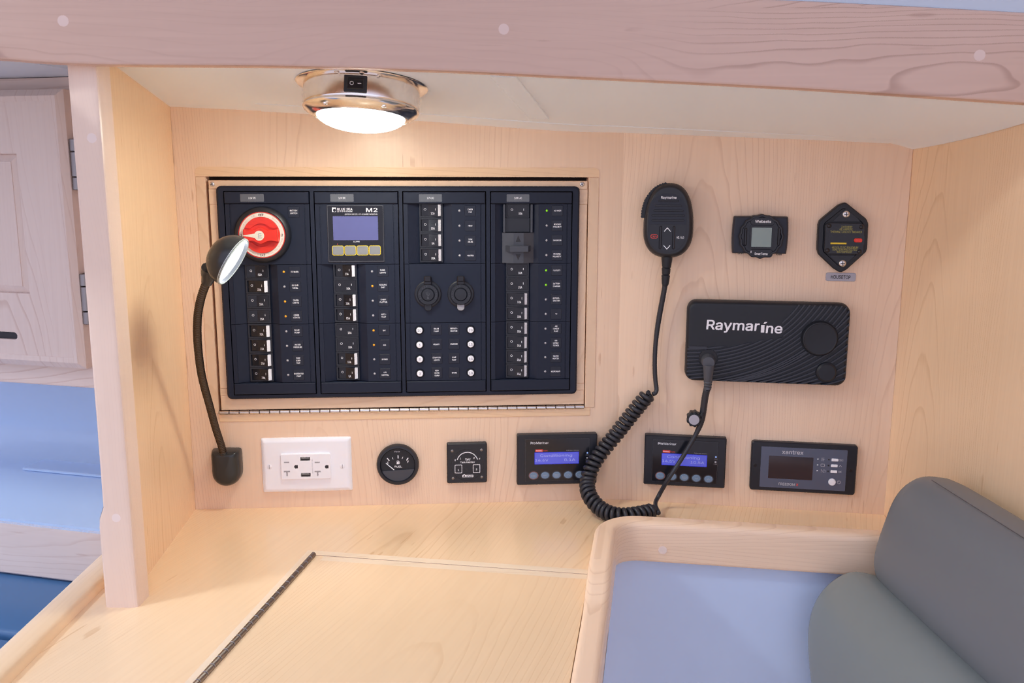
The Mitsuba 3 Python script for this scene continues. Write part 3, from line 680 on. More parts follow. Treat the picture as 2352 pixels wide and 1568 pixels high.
# two capped sockets
for i, cx in enumerate((-0.2476, -0.2063)):
    c = (cx, 0.2817)
    key = add(BPn + 'socket', lathe([(0.0170, ZF - .001), (0.0170, ZF + .0016), (0.0158, ZF + .0026), (0.0140, ZF + .0026), (0.0, ZF + .0026)], 40, c), 'black_plastic', MW, smooth=35)
    add(key + '__cap', lathe([(0.0136, ZF + .002), (0.0136, ZF + .0062), (0.0126, ZF + .0076), (0.0086, ZF + .0076), (0.0081, ZF + .0070), (0.0078, ZF + .0074), (0.0072, ZF + .0084), (0.0, ZF + .0086)], 40, c), 'black_plastic', MW, smooth=35)
    add(key + '__strap', cat(plate(c[0] - .0048, c[0] + .0048, c[1] + .0122, c[1] + .0225, ZF - .001, ZF + .0080, .0010, .001), plate(c[0] - .0042, c[0] + .0042, c[1] + .0165, c[1] + .0235, ZF - .001, ZF + .0095, .001, .001)), 'black_gloss', MW)
    add(key + '__pull_tab', plate(c[0] - .0046, c[0] + .0046, c[1] - .0210, c[1] - .0100, ZF + .0030, ZF + .0046, .0040, .0005, 6), 'black_plastic' if i == 0 else 'grey_print', MW)
    add(key + '__lettering', arc_text('BLUE SEA SYSTEMS', 0.0106, 205, -25, 0.0019, c, ZF + .0076), 'charcoal', MW)
    if i == 0:
        zz = ZF + .0087
        add(key + '__usb_symbol', cat(disc((c[0], c[1] - .0040), .0013, zz - .0003, zz, .0001, 12), box3([c[0] - .0003, c[1] - .004, zz - .0003], [c[0] + .0003, c[1] + .004, zz]),
            poly_ext(sg.LineString([(c[0], c[1] - .0018), (c[0] + .0022, c[1] + .0006), (c[0] + .0022, c[1] + .002)]).buffer(.0003), zz - .0003, zz), poly_ext(sg.LineString([(c[0], c[1] - .0008), (c[0] - .0022, c[1] + .0014), (c[0] - .0022, c[1] + .003)]).buffer(.0003), zz - .0003, zz)), 'charcoal', MW)
# fuse block
for r, (a, s, s2, b) in enumerate((('10', 'BILGE\nPUMP', 'REFRIG-\nERATOR', '20'), ('3', 'MEMORY', 'FREEZER', '15'), ('5', 'COURTESY\nLIGHTS', 'SUMP\nPUMP', '10'), ('3', 'HIGH\nWATER\nALARM', 'SPARE', '10'))):
    v = ROWS[8 + r]
    for u, x in ((-0.2592, a), (-0.1940, b)):
        key = add(BPn + 'push_breaker', ring_lathe([(0.0058, ZF - .001), (0.0058, ZF + .0008), (0.0050, ZF + .0022), (0.0043, ZF + .0022), (0.0041, ZF - .001)], 28, (u, v)), 'black_gloss', MW, smooth=35)
        add(key + '__button', disc((u, v), 0.0040, ZF - .001, ZF + .0044, .0007, 28), 'white_plastic', MW)
        add(key + '__lettering', text(x, 0.0031, (u, v), ZF + .0044, True, 0.0047 if len(x) > 1 else None), 'grey_print', MW)
    tile(-0.2377, v, s); tile(-0.2153, v, s2)

# ------------------------------------------------------------------ dome lamp under the ceiling liner
dc = ceil_hit(832, 195)
zc, dn = ceiling_point(dc[0], dc[1])
ex = unit(np.cross([0, 1, 0], dn)); ex = ex if ex[0] > 0 else -ex
ey = np.cross(dn, ex)
MD = frame(np.array([dc[0], dc[1], zc]), ex, ey, dn)
thing('dome_lamp', 'round polished chrome dome lamp, lit, with a black rocker switch, under the white ceiling liner', 'lamp')
add('dome_lamp__flange', ring_lathe([(0.056, 0.0002), (0.0672, 0.0002), (0.0685, 0.0012), (0.0672, 0.0024), (0.060, 0.0030), (0.056, 0.0030)], 72), 'chrome', MD, smooth=40)
add('dome_lamp__housing', ring_lathe([(0.0560, 0.0010), (0.0602, 0.0028), (0.0602, 0.0225), (0.0590, 0.0250), (0.0560, 0.0250)], 72), 'chrome', MD, smooth=40)
add('dome_lamp__bezel', ring_lathe([(0.0455, 0.0270), (0.0590, 0.0235), (0.0604, 0.0262), (0.0590, 0.0290), (0.0500, 0.0345), (0.0462, 0.0340)], 72), 'chrome', MD, smooth=40)
key = 'dome_lamp__lens'
prof = [(0.0465 * math.cos(a), 0.0325 + 0.0155 * math.sin(a)) for a in np.linspace(0, math.pi / 2 - .001, 9)]
lens = loft([at_z(circ(0, 0, max(r, 1e-4), 36), z) for r, z in prof], (False, True))
lens = xform(lens, MD)
if (lens.face_normals * dn).sum(1).mean() < 0: lens = tm(lens.vertices, np.asarray(lens.faces)[:, ::-1])
scene[key] = mikit.ply(lens, 'white_plastic', smooth=False, emitter={'type': 'area', 'radiance': rgb(DOME_RADIANCE)})
labels[key] = {'label': 'glowing white prismatic lens'}
def bezel_angle(x, y):
    q = ray(x, y); t = ((MD[:3, 3] + dn * .03 - EYE) @ dn) / (q @ dn); L = EYE + q * t - MD[:3, 3]
    return math.atan2(L @ ey, L @ ex)
for px, rr, zz in (((694, 186), 0.0635, 0.0030), ((936, 193), 0.0635, 0.0030), ((711, 224), 0.0555, 0.0310), ((918, 228), 0.0555, 0.0310), ((826, 166), 0.0635, 0.003)):
    a = bezel_angle(*px)
    phillips('dome_lamp', (rr * math.cos(a), rr * math.sin(a)), 0.0026, zz, MD, 'chrome', rot=0.3)
a = bezel_angle(795, 190)
sd = np.array([math.cos(a), math.sin(a)])
S = MD[:3, :3] @ np.array([[-sd[1], 0, sd[0]], [sd[0], 0, sd[1]], [0, -1, 0]])        # x round the side, y back up to the ceiling, z outwards
if np.linalg.det(S) < 0: S[:, 0] *= -1
MS = frame(MD[:3, 3] + MD[:3, :3] @ np.array([sd[0] * .0590, sd[1] * .0590, .0135]), S[:, 0], S[:, 1], S[:, 2])
key = add('dome_lamp__switch', plate(-.0112, .0112, -.0082, .0082, -.004, .0032, .0008, .0006), 'black_plastic', MS)
add(key + '__rocker', plate(-.0082, .0082, -.0055, .0055, .002, .0046, .0006, .0006), 'black_gloss', MS)
add(key + '__lettering', cat(circle_mark((-.0034, 0), .0019, .0046, .0004), box3([.0024, -.0003, .0046], [.0058, .0003, .0048])), 'white_print', MS)

# a second round lamp on the overhead in front of the beam, left of the picture
thing('overhead_lamp', 'round white cabin lamp on the overhead in front of the beam', 'lamp')
ML = frame(np.array([-1.3, 0.30, 2.002]), [1, 0, 0], [0, -1, 0], [0, 0, -1])
add('overhead_lamp__rim', ring_lathe([(.098, 0), (.122, 0), (.122, .012), (.114, .020), (.100, .020)], 56), 'chrome', ML, smooth=40)
lens = xform(loft([at_z(circ(0, 0, max(.101 * math.cos(t), 1e-4), 32), .016 + .012 * math.sin(t)) for t in np.linspace(0, math.pi / 2 - .001, 6)], (False, True)), ML)
if lens.face_normals[:, 2].mean() > 0: lens = tm(lens.vertices, np.asarray(lens.faces)[:, ::-1])
scene['overhead_lamp__lens'] = mikit.ply(lens, 'white_plastic', emitter={'type': 'area', 'radiance': rgb(CABIN_LAMP_RADIANCE)})

# ------------------------------------------------------------------ reading lamp on the back wall, left
thing('reading_lamp', 'black gooseneck reading lamp with a lit round head, left of the breaker panel', 'lamp')
def wl(x, y, w=0.0): return WL.uv(x, y, w)
pl_, pr_ = wl(487, 1072, .008)[0], wl(555, 1072, .008)[0]
pt_, pb_ = wl(521, 1034, .012)[1], wl(521, 1114, .008)[1]
bw, bc = pr_ - pl_, (pl_ + pr_) / 2
rings = []
def base_ring(sc, w):
    pts = []
    hw = bw / 2 * sc
    yt, yb = pt_ - (1 - sc) * .012, pb_ + (1 - sc) * .018
    for a in np.linspace(math.pi, 2 * math.pi, 17): pts.append((bc + hw * math.cos(a), yb + hw * 1.0 + hw * math.sin(a)))
    pts += [(bc + hw, yt - .006), (bc + hw * .95, yt - .001), (bc + hw * .8, yt), (bc, yt + .0005), (bc - hw * .8, yt), (bc - hw * .95, yt - .001), (bc - hw, yt - .006)]
    return at_z(np.array(pts), w)
add('reading_lamp__base', loft([base_ring(s, w) for s, w in ((1, 0.0003), (1, .006), (.97, .011), (.90, .0155), (.72, .0195), (.45, .0212))]), 'lamp_paint', MW, smooth=60)
neck_px = [(515, 1050, .013), (508, 1022, .021), (497, 988, .033), (481, 930, .056), (465, 870, .080), (456, 810, .104), (453, 755, .124), (458, 700, .141), (468, 665, .150), (478, 640, .155)]
nk = spline([WL.at(*wl(x, y, w), w) for x, y, w in neck_px], 260)
arcl = np.r_[0, np.cumsum(np.linalg.norm(np.diff(nk, axis=0), axis=1))]
add('reading_lamp__gooseneck', tube(spline(nk, 900), 0.0043 + 0.00042 * np.abs(np.sin(np.linspace(0, arcl[-1], 900) * math.pi / 0.0027)), 14), 'gooseneck_metal', smooth=True)
d0 = unit(nk[3] - nk[0])
add('reading_lamp__neck_sleeve', tube([nk[0] - d0 * .004, nk[0] + d0 * .006, nk[0] + d0 * .009, nk[0] + d0 * .0095], [.0062, .0058, .0054, .0045], 20), 'lamp_paint', smooth=40)
# head: half globe with a clear cover, aimed right, down and a little into the room
hc = WL.at(*wl(531, 598, .165), .165)                 # middle of the rim
ax = unit(0.85 * RIGHT + 0.51 * DOWN + 0.05 * FWD)
hx = unit(np.cross(UP, ax)); hy = np.cross(ax, hx)
MH = frame(hc, hx, hy, ax); MH[:3, :3] *= 0.925
Rh = 0.0305
shell = [(Rh * math.cos(a) * (1.0 if a < .9 else 1.0), -0.0305 * math.sin(a)) for a in np.linspace(0.0, math.pi / 2 - .01, 12)]
shell = [(Rh, 0.0030)] + [(Rh * math.cos(a), -0.0265 * math.sin(a)) for a in np.linspace(0.0, math.pi / 2 - .005, 14)]
inner = [(r * 0.93, z * 0.9 + .0008) for r, z in shell][::-1]
add('reading_lamp__head', loft([at_z(circ(0, 0, max(r, 1e-4), 48), z) for r, z in [(1e-4, shell[-1][1] * .9)] + inner[1:] + shell], (True, True)), 'lamp_paint', MH, smooth=50)
lens = xform(loft([at_z(circ(0, 0, r, 36), z) for r, z in ((.0284, -.0006), (.02, .0012), (.0002, .0018))], (False, True)), MH)
if (lens.face_normals @ ax).mean() < 0: lens = tm(lens.vertices, np.asarray(lens.faces)[:, ::-1])
scene['reading_lamp__light_disc'] = mikit.ply(lens, 'white_plastic', emitter={'type': 'area', 'radiance': rgb(READING_RADIANCE)})
labels['reading_lamp__light_disc'] = {'label': 'glowing white light disc'}
add('reading_lamp__cover_rim', ring_lathe([(.0285, -.0004), (.0306, .0016), (.0304, .0034), (.0294, .0042), (.0284, .0034)], 48), 'clear_rim', MH, smooth=40)
hk = hc - ax * 0.0155 - hy * 0.0190
nd = unit(nk[-1] - nk[-20])
add('reading_lamp__head_socket', tube([nk[-1] - nd * .006, nk[-1] + nd * .001, nk[-1] * .55 + hk * .45, hk], [.0056, .0072, .0088, .0095], 20), 'lamp_paint', smooth=50)

# ------------------------------------------------------------------ mains outlet
def qE(X, Y): return 430 + X / 4.612, 950 + Y / 4.612
def e(X, Y, w=.005): return WL.uv(*qE(X, Y), w)
thing('wall_outlet', 'white double mains outlet with two small charging ports, mounted sideways under the breaker panel', 'outlet')
u0, u1 = (e(772, 262)[0] + e(803, 832)[0]) / 2, (e(1732, 255)[0] + e(1750, 825)[0]) / 2
v1, v0 = (e(772, 262)[1] + e(1732, 255)[1]) / 2, (e(803, 832)[1] + e(1750, 825)[1]) / 2
cu, cv = (u0 + u1) / 2, (v0 + v1) / 2
W_, H_ = u1 - u0, v1 - v0
add('wall_outlet__cover_plate', loft([at_z(rring(cu, cv, W_, H_, .002), .0002), at_z(rring(cu, cv, W_, H_, .002), .0016), at_z(rring(cu, cv, W_ - .0018, H_ - .0018, .0018), .0030), at_z(rring(cu, cv, W_ - .007, H_ - .007, .0015), .0052), at_z(rring(cu, cv, W_ - .012, H_ - .012, .001), .0056)]), 'white_plastic', MW, smooth=30)
ra, rb = e(984, 430, .009), e(1523, 688, .009)
key = add('wall_outlet__receptacle', plate(ra[0], rb[0], rb[1], ra[1], .0040, .0092, .0022, .0008, 5), 'white_plastic', MW)
zo = .0092
def slot(parent, X, Y, w, h, mat='black_print', name='slot', r=.0002):
    c = e(X, Y, .009); add(f'{parent}__{name}', plate_c(c, w / 4.612 * .000545, h / 4.612 * .000545, zo - .0004, zo + .00012, r, .00005), mat, MW)
for X in (1053, 1378):
    slot(key, X, 514, 55, 13, 'grey_print')
    dx = 5
    c = e(X + dx, 628, .009); k_ = .000545 / 4.612
    add(key + '__slot', cat(box3([c[0] - 33 * k_, c[1] + 12 * k_, zo - .0004], [c[0] + 33 * k_, c[1] + 26 * k_, zo + .00012]), box3([c[0] - 8 * k_, c[1] - 32 * k_, zo - .0004], [c[0] + 7 * k_, c[1] + 14 * k_, zo + .00012])), 'grey_print', MW)
for X in (1152, 1478):
    c = e(X, 560, .009); P_ = sg.Point(0, 0).buffer(19 * k_).union(sg.box(0, -17 * k_, 20 * k_, 17 * k_))
    add(key + '__ground_hole', poly_ext(sa.translate(P_, *c), zo - .0004, zo + .0002), 'black_print', MW)
for X, Y in ((1250, 476), (1257, 646)):
    c = e(X, Y, .009)
    p = add(key + '__charging_port', plate_c(c, .0122, .0047, zo - .0004, zo + .0002, .0003, .0001), 'black_print', MW)
    add(p + '__tongue', plate(c[0] - .0050, c[0] + .0048, c[1] + .0004, c[1] + .0019, zo, zo + .0006, .0001, .0001), 'grey_key', MW)
add(key + '__lettering', cat(text('CLASS 2 5VDC 4.0A', .0011, e(1326, 556, .009), zo, False, .0190, rot=math.pi / 2)), 'grey_print', MW)
for X, Y in ((870, 562), (1643, 556)):
    c = e(X, Y, .006)
    s_ = add('wall_outlet__screw', loft([at_z(circ(*c, .0034, 20), .004), at_z(circ(*c, .0034, 20), .0058), at_z(circ(*c, .0024, 20), .0064)]), 'white_plastic', MW, smooth=40)
    add(s_ + '__recess', box3([c[0] - .0004, c[1] - .0028, .006], [c[0] + .0004, c[1] + .0028, .00655]), 'grey_print', MW)

# ------------------------------------------------------------------ fuel gauge
def qF(X, Y): return 850 + X / 4.276, 950 + Y / 4.276
def f_(X, Y, w=.006): return WL.uv(*qF(X, Y), w)
thing('fuel_gauge', 'round black fuel gauge with a white needle on E', 'gauge')
gc = f_(272, 500); R = (f_(480, 500)[0] - f_(64, 500)[0]) / 2
add('fuel_gauge__bezel', ring_lathe([(R * .80, .0002), (R * .98, .0002), (R, .002), (R, .0062), (R * .95, .0088), (R * .84, .0092), (R * .80, .0074)], 56, gc), 'black_plastic', MW, smooth=40)
add('fuel_gauge__dial', disc(gc, R * .82, .0005, .0052, .0002, 48), 'black_rubber', MW)
kF = .000545 / 4.276
def fp(X, Y): return np.array([gc[0] + (X - 272) * kF, gc[1] - (Y - 500) * kF * 1.03])
zg = .0052
lowp = sg.Point(*gc).buffer(R * .80, 32).intersection(sg.Polygon([fp(60, 575), fp(140, 562), fp(300, 555), fp(480, 545), fp(480, 760), fp(60, 760)]))
add('fuel_gauge__lower_mask', poly_ext(lowp, zg, zg + .0016), 'charcoal', MW)
def stroke(pts, wd, w, parent, mat='white_print', name='mark'):
    return add(f'{parent}__{name}', poly_ext(sg.LineString(pts).buffer(wd / 2, cap_style=2), w, w + .0003), mat, MW)
for a, b, wd in (((165, 432), (187, 458), 10), ((218, 423), (226, 443), 5), ((276, 403), (277, 436), 10), ((325, 420), (317, 440), 5), ((380, 432), (362, 458), 10)):
    stroke([fp(*a), fp(*b)], wd * kF, zg, 'fuel_gauge', name='tick')
stroke([fp(235, 551), fp(152, 478)], 8 * kF, zg + .0018, 'fuel_gauge', 'white_plastic', 'needle')
add('fuel_gauge__lettering', cat(text('FUEL', 19 * kF, fp(277, 522), zg, True, 76 * kF), text('E', 20 * kF, fp(172, 480), zg, True), text('F', 22 * kF, fp(378, 474), zg, True), text('Faria', 12 * kF, fp(268, 366), zg, False, 54 * kF, shear=.25)), 'white_print', MW)
P_ = sg.box(*(fp(262, 492)), *(fp(284, 460))).union(sg.box(*fp(258, 495), *fp(288, 491))).difference(sg.box(*fp(266, 472), *fp(280, 464))).union(sg.LineString([fp(284, 468), fp(291, 474), fp(290, 488), fp(285, 486)]).buffer(2 * kF))
add('fuel_gauge__pump_symbol', poly_ext(P_, zg, zg + .0003), 'white_print', MW)

# ------------------------------------------------------------------ tank monitor
thing('tank_monitor', 'small square black tank monitor with two outlined buttons, right of the fuel gauge', 'gauge')
a, b = f_(752, 288), f_(1150, 676)
tu0_, tu1_ = (f_(752, 290)[0] + f_(757, 682)[0]) / 2, (f_(1145, 283)[0] + f_(1150, 672)[0]) / 2
tv0_, tv1_ = (f_(757, 682)[1] + f_(1150, 672)[1]) / 2, (f_(752, 290)[1] + f_(1145, 283)[1]) / 2
add('tank_monitor__body', plate(tu0_, tu1_, tv0_, tv1_, .0002, .0075, .0022, .0014, 5), 'black_plastic', MW)
tc = np.array([(tu0_ + tu1_) / 2, (tv0_ + tv1_) / 2]); zt2 = .0075
def tp(X, Y): return np.array([tc[0] + (X - 951) * kF, tc[1] - (Y - 483) * kF * 1.03])
add('tank_monitor__face_groove', ring_lathe([(.0209, zt2 - .0003), (.0209, zt2 + .0004), (.0216, zt2 + .0004), (.0216, zt2 - .0003)], 56, tp(953, 500)), 'black_gloss', MW, smooth=40)
arcp = [tp(955 + 110 * math.cos(t), 480 - 112 * math.sin(t)) for t in np.radians(np.linspace(18, 162, 30))]
stroke(arcp, 8 * kF, zt2, 'tank_monitor', name='scale_arc')
for X in (863, 1049):
    c = tp(X, 540); o_, i_ = rring(*c, 76 * kF, 92 * kF, 8 * kF), rring(*c, 64 * kF, 80 * kF, 6 * kF)
    add('tank_monitor__button', ring_plate(o_, i_[::-1], zt2, zt2 + .0004), 'white_print', MW)
add('tank_monitor__lettering', cat(text('E', 17 * kF, tp(831, 447), zt2, True), text('1', 18 * kF, tp(884, 432), zt2, True), text('2', 18 * kF, tp(1024, 428), zt2, True), text('F', 17 * kF, tp(1082, 440), zt2, True),
    text('TM2', 20 * kF, tp(958, 443), zt2, True, 56 * kF, shear=.2), text('Tank Monitor', 17 * kF, tp(957, 471), zt2, True, 150 * kF), text('1', 18 * kF, tp(863, 552), zt2, True), text('2', 18 * kF, tp(1049, 548), zt2, True)), 'white_print', MW)
lg = sg.box(*tp(902, 628), *tp(1016, 604)).union(sg.Polygon([tp(908, 606), tp(922, 592), tp(936, 606)]))
key = add('tank_monitor__logo', poly_ext(lg, zt2, zt2 + .0003), 'white_print', MW)
add(key + '__lettering', cat(text('SCAD', 16 * kF, tp(976, 616), zt2 + .0003, True, 64 * kF), poly_ext(sg.Polygon([tp(910, 622), tp(922, 602), tp(936, 622)]), zt2 + .0003, zt2 + .0005)), 'black_print', MW)
for X, Y in ((800, 352), (1101, 347), (806, 637), (1104, 630)):
    phillips('tank_monitor', tp(X, Y), .0018, zt2, MW, 'dark_steel', h=.0006)

# ------------------------------------------------------------------ battery charger remotes
def charger(W, name_label, quad, volts, amps, dx):
    """quad: pixel corners TL TR BR BL of the case."""
    thing('charger_remote', name_label, 'display')
    k = [W.uv(x, y, .010) for x, y in quad]
    u0, u1 = (k[0][0] + k[3][0]) / 2, (k[1][0] + k[2][0]) / 2; v0, v1 = (k[2][1] + k[3][1]) / 2, (k[0][1] + k[1][1]) / 2
    nm = [x for x in labels if x.startswith('charger_remote') and '__' not in x][-1]
    M = W.M; w, h = u1 - u0, v1 - v0
    def p(fx, fy): return np.array([u0 + fx * w, v1 - fy * h])
    add(nm + '__case', plate(u0, u1, v0, v1, .0002, .0105, .0020, .0014, 5), 'black_plastic', M)
    a, b = p(.095, .93), p(.905, .07)
    add(nm + '__front', plate(a[0], b[0], a[1], b[1], .0100, .0110, .0006, .0003), 'black_gloss', M)
    z = .0110
    add(nm + '__front_outline', ring_plate(rring(*((a + b) / 2), b[0] - a[0] - .001, b[1] - a[1] - .001, .0006, 3), rring(*((a + b) / 2), b[0] - a[0] - .0016, b[1] - a[1] - .0016, .0006, 3)[::-1], z, z + .0001), 'charcoal', M)
    a, b = p(.215, .585), p(.772, .345)
    s = add(nm + '__screen', plate(a[0], b[0], a[1], b[1], z - .0004, z + .0002, .0004, .0001), 'lcd_blue_edge', M)
    da = np.array([.0007, .0007])
    add(s + '__display', plate(a[0] + .0007, b[0] - .0007, a[1] + .0007, b[1] - .0007, z + .0001, z + .00035, .0002, .0001), 'lcd_blue', M)
    zz = z + .00035
    add(s + '__lettering', cat(text('Conditioning', .0033, p(.485, .410), zz, False, w * .40), text(volts, .0034, p(.305, .500), zz, False, w * .165), text(amps, .0034, p(.655, .500), zz, False, w * (.135 if len(amps) < 5 else .165))), 'lcd_ink', M)
    add(nm + '__lettering', cat(text('Pro', .0031, p(.195, .155), z, True, w * .060), text('Mariner', .0031, p(.312, .155), z, False, w * .155)), 'white_print', M)
    a, b = p(.225, .335), p(.318, .285)
    r = add(nm + '__red_mark', plate(a[0], b[0], a[1], b[1], z, z + .0002, .0002, .0001), 'red_print', M)
    add(r + '__lettering', text('ProNau', .0014, (a + b) / 2, z + .0002, True, w * .075), 'white_print', M)
    add(nm + '__fine_print', cat(text('Digital', .0015, p(.352, .31), z, False, w * .055)), 'red_print', M)
    add(nm + '__tag_line', text('Performance Charging', .0012, p(.69, .315), z, False, w * .155), 'grey_print', M)
    for i in range(5):
        c = p(.205 + .1445 * i + (.004 * i if dx else 0), .805 + dx * i)
        ov = np.array([(c[0] + .0054 * math.cos(t), c[1] + .0046 * math.sin(t)) for t in np.linspace(0, 2 * math.pi, 22)[:-1]])
        big = (ov - c) * 1.22 + c
        b_ = add(nm + '__key', loft([at_z(big, z - .0002), at_z(big, z + .0003)]), 'charcoal' if i else 'rose_key', M)
        add(b_ + '__cap', loft([at_z(ov, z), at_z(ov, z + .0006), at_z((ov - c) * .85 + c, z + .0010)]), 'blue_key', M)
        if i < 3: m = text(('Backlight', 'Alarm', 'Setup\nEnter')[i], .0014, c, z + .0010, False, .0062 if i != 1 else .0046)
        else:
            sg_ = 1 if i == 4 else -1
            if not dx: sg_ = -sg_
            m = poly_ext(sg.LineString([(c[0] - .0018, c[1] - .0007 * sg_), (c[0], c[1] + .0007 * sg_), (c[0] + .0018, c[1] - .0007 * sg_)]).buffer(.0002), z + .0010, z + .0012)
        add(b_ + '__lettering', m, 'led_off', M)
    for c, m, s_ in ((p(.878, .375), 'led_blue', 'Power'), (p(.876, .475), 'led_off', 'Fault')):
        l = add(nm + '__indicator_light', dome(c, .0014, z - .0002, z + .0008, 12), m, M, smooth=40)
        add(l + '__lettering', text(s_, .0010, c - [0, .0027], z, False, .0042), 'grey_print', M)
plastic('rose_key', (0.20, 0.10, 0.10), .4)
plastic('clear_rim', (0.42, 0.48, 0.46), .12)
plastic('lcd_blue', (0.125, 0.155, 0.83), .3)
plastic('lcd_blue_edge', (0.03, 0.05, 0.85), .3)
charger(WL, 'black charger display reading 14.6V and 0.1A, partly behind the coiled cord', [qF(1443, 212), qF(2232, 195), qF(2225, 680), qF(1446, 705)], '14.6V', '0.1A', 0.0)
def qG(X, Y): return 1300 + X / 3.3127, 950 + Y / 3.3127
charger(WR, 'black charger display reading 14.5V and 10.5A, crossed by the thin straight cord', [qG(602, 158), qG(1226, 190), qG(1204, 568), qG(588, 535)], '14.5V', '10.5A', 0.004)

# ------------------------------------------------------------------ radio handset and its clip
MR = WR.M
def qR(X, Y): return 1430 + X / 3.794, 390 + Y / 3.794
def r_(X, Y, w=.03): return WR.uv(*qR(X, Y), w)
plastic('charcoal_blue', (0.014, 0.018, 0.032), .5, .4)
thing('radio_handset', 'black oval radio microphone hanging on the wall above the coiled cord', 'radio microphone')
WH = .030
top, bot = r_(400, 115, WH)[1], r_(385, 770, WH)[1]
lf, rt = r_(180, 480, WH)[0], r_(620, 480, WH)[0]
hcx, hW, hH = (lf + rt) / 2, rt - lf, top - bot
def hp(X, Y, w=WH): return r_(X, Y, w)
def body_ring(sc, w, dy=0.0):
    pts = []
    for a in np.linspace(0, 2 * math.pi, 61)[:-1]:
        ca, sa_ = math.cos(a), math.sin(a)
        ex_ = 2.6
        up_ = sa_ >= 0; e2 = 2.45 if up_ else 2.35
        x = np.sign(ca) * abs(ca) ** (2 / e2) * hW / 2; y = np.sign(sa_) * abs(sa_) ** (2 / e2) * hH * (.62 if up_ else .38) - hH * .12
        pts.append((hcx + x * sc - (hW / 2) * (1 - sc) * 0, (top + bot) / 2 + (y + (0)) * (1 - (1 - sc) * hW / hH)))
    return at_z(np.array(pts), w)
add('radio_handset__shell', loft([body_ring(s, w) for s, w in ((.80, .004), (.95, .008), (1.0, .015), (1.0, .022), (.95, .028), (.86, .0312), (.80, .0316))]), 'black_plastic', MR, smooth=50)
fl, fr_, ft, fb = hp(232, 400)[0], hp(554, 400)[0], hp(390, 205)[1], hp(390, 712)[1]
def face_poly(v0, v1):
    full = sg.Polygon(rring((fl + fr_) / 2, (ft + fb) / 2, fr_ - fl, ft - fb, (fr_ - fl) * .47, 14))
    return full.intersection(sg.box(fl - .01, v0, fr_ + .01, v1))
vs = hp(390, 476)[1]
add('radio_handset__groove', poly_ext(sg.Polygon(rring((fl + fr_) / 2, (ft + fb) / 2, fr_ - fl + .0022, ft - fb + .0022, (fr_ - fl) * .48, 14)), .0310, .0318), 'black_gloss', MR)
add('radio_handset__speaker_face', poly_ext(face_poly(vs + .0003, ft), .0312, .0324), 'charcoal_blue', MR)
for Y, X0, X1 in ((268, 312, 490), (310, 284, 517), (352, 270, 530), (394, 252, 542), (436, 252, 538)):
    a, b = hp(X0, Y), hp(X1, Y)
    s_ = add('radio_handset__grille_slot', plate(a[0], b[0], a[1] - .0014, a[1] + .0010, .0322, .0330, .0010, .0005), 'black_plastic', MR)
keys = face_poly(fb, vs - .0003)
k1, k2 = hp(332, 600)[0], hp(448, 600)[0]
for a, b in ((fl - .01, k1 - .0002), (k1 + .0002, k2 - .0002), (k2 + .0002, fr_ + .01)):
    add('radio_handset__key', poly_ext(keys.intersection(sg.box(a, fb - .01, b, vs)), .0312, .0322), 'black_plastic', MR)
for X in (332, 448):
    a, b = hp(X, 488), hp(X, 690)
    add('radio_handset__key_ridge', plate(a[0] - .0016, a[0] + .0016, b[1], a[1], .0318, .0336, .0014, .0008, 5), 'black_gloss', MR)
zz = .0323
kR = .000555 / 3.794
def pill(c, w, h, t): o, i = rring(*c, w, h, h / 2, 7), rring(*c, w - 2 * t, h - 2 * t, h / 2 - t, 7); return ring_plate(o, i[::-1], zz, zz + .0003)
c = hp(275, 578); add('radio_handset__distress_mark', cat(pill(c, 62 * kR, 36 * kR, 4 * kR), text('16/+', 16 * kR, c, zz, True, 44 * kR)), 'red_print', MR)
for pts in (((362, 536), (390, 504), (419, 536)), ((357, 656), (385, 688), (414, 656))):
    add('radio_handset__arrow', poly_ext(sg.LineString([hp(*p) for p in pts]).buffer(3.2 * kR, cap_style=2, join_style=2), zz, zz + .0003), 'white_print', MR)
add('radio_handset__lettering', cat(text('Raymarine', 20 * kR, hp(403, 240), .0325, True, 128 * kR), text('HI / LO', 19 * kR, hp(503, 588), zz, True, 60 * kR)), 'white_print', MR)
# ribbed talk bar along the upper left edge
pp = [hp(*p) for p in ((385, 112), (345, 122), (290, 148), (235, 200), (195, 262), (172, 330), (162, 420))]
pp = spline(np.array(pp), 60)
tn = np.gradient(pp, axis=0); tn /= np.linalg.norm(tn, axis=1, keepdims=True); nn_ = np.stack([tn[:, 1], -tn[:, 0]], 1)
if ((pp + nn_ * .005 - [hcx, (top + bot) / 2]) ** 2).sum() > ((pp - [hcx, (top + bot) / 2]) ** 2).sum(): nn_ = -nn_
wv = .0011 * np.abs(np.sin(np.linspace(0, 17 * math.pi, 60)))
o_ = pp - nn_ * (wv[:, None] - .0004); i_ = pp + nn_ * .0065
P_ = sg.Polygon(np.vstack([spline(o_, 240), i_[::-1]])).buffer(0)
P_ = P_ if P_.geom_type == 'Polygon' else max(P_.geoms, key=lambda g: g.area)
add('radio_handset__talk_bar', poly_ext(P_, .010, .0245), 'black_rubber', MR)
add('radio_handset__wall_clip', plate(hcx - .012, hcx + .012, (top + bot) / 2 - .018, (top + bot) / 2 + .018, .0003, .005, .003, .001), 'black_plastic', MR)
sr = [WR.at(*hp(X, Y, .019), .019) for X, Y in ((386, 745), (386, 775), (383, 845), (381, 852), (380, 860), (378, 905), (377, 912), (376, 920), (372, 990), (370, 1003), (366, 1015))]
add('radio_handset__strain_relief', tube(sr, [.0068, .0068, .0056, .0046, .0056, .0050, .0040, .0054, .0044, .0038, .0030], 18), 'black_rubber', smooth=35)

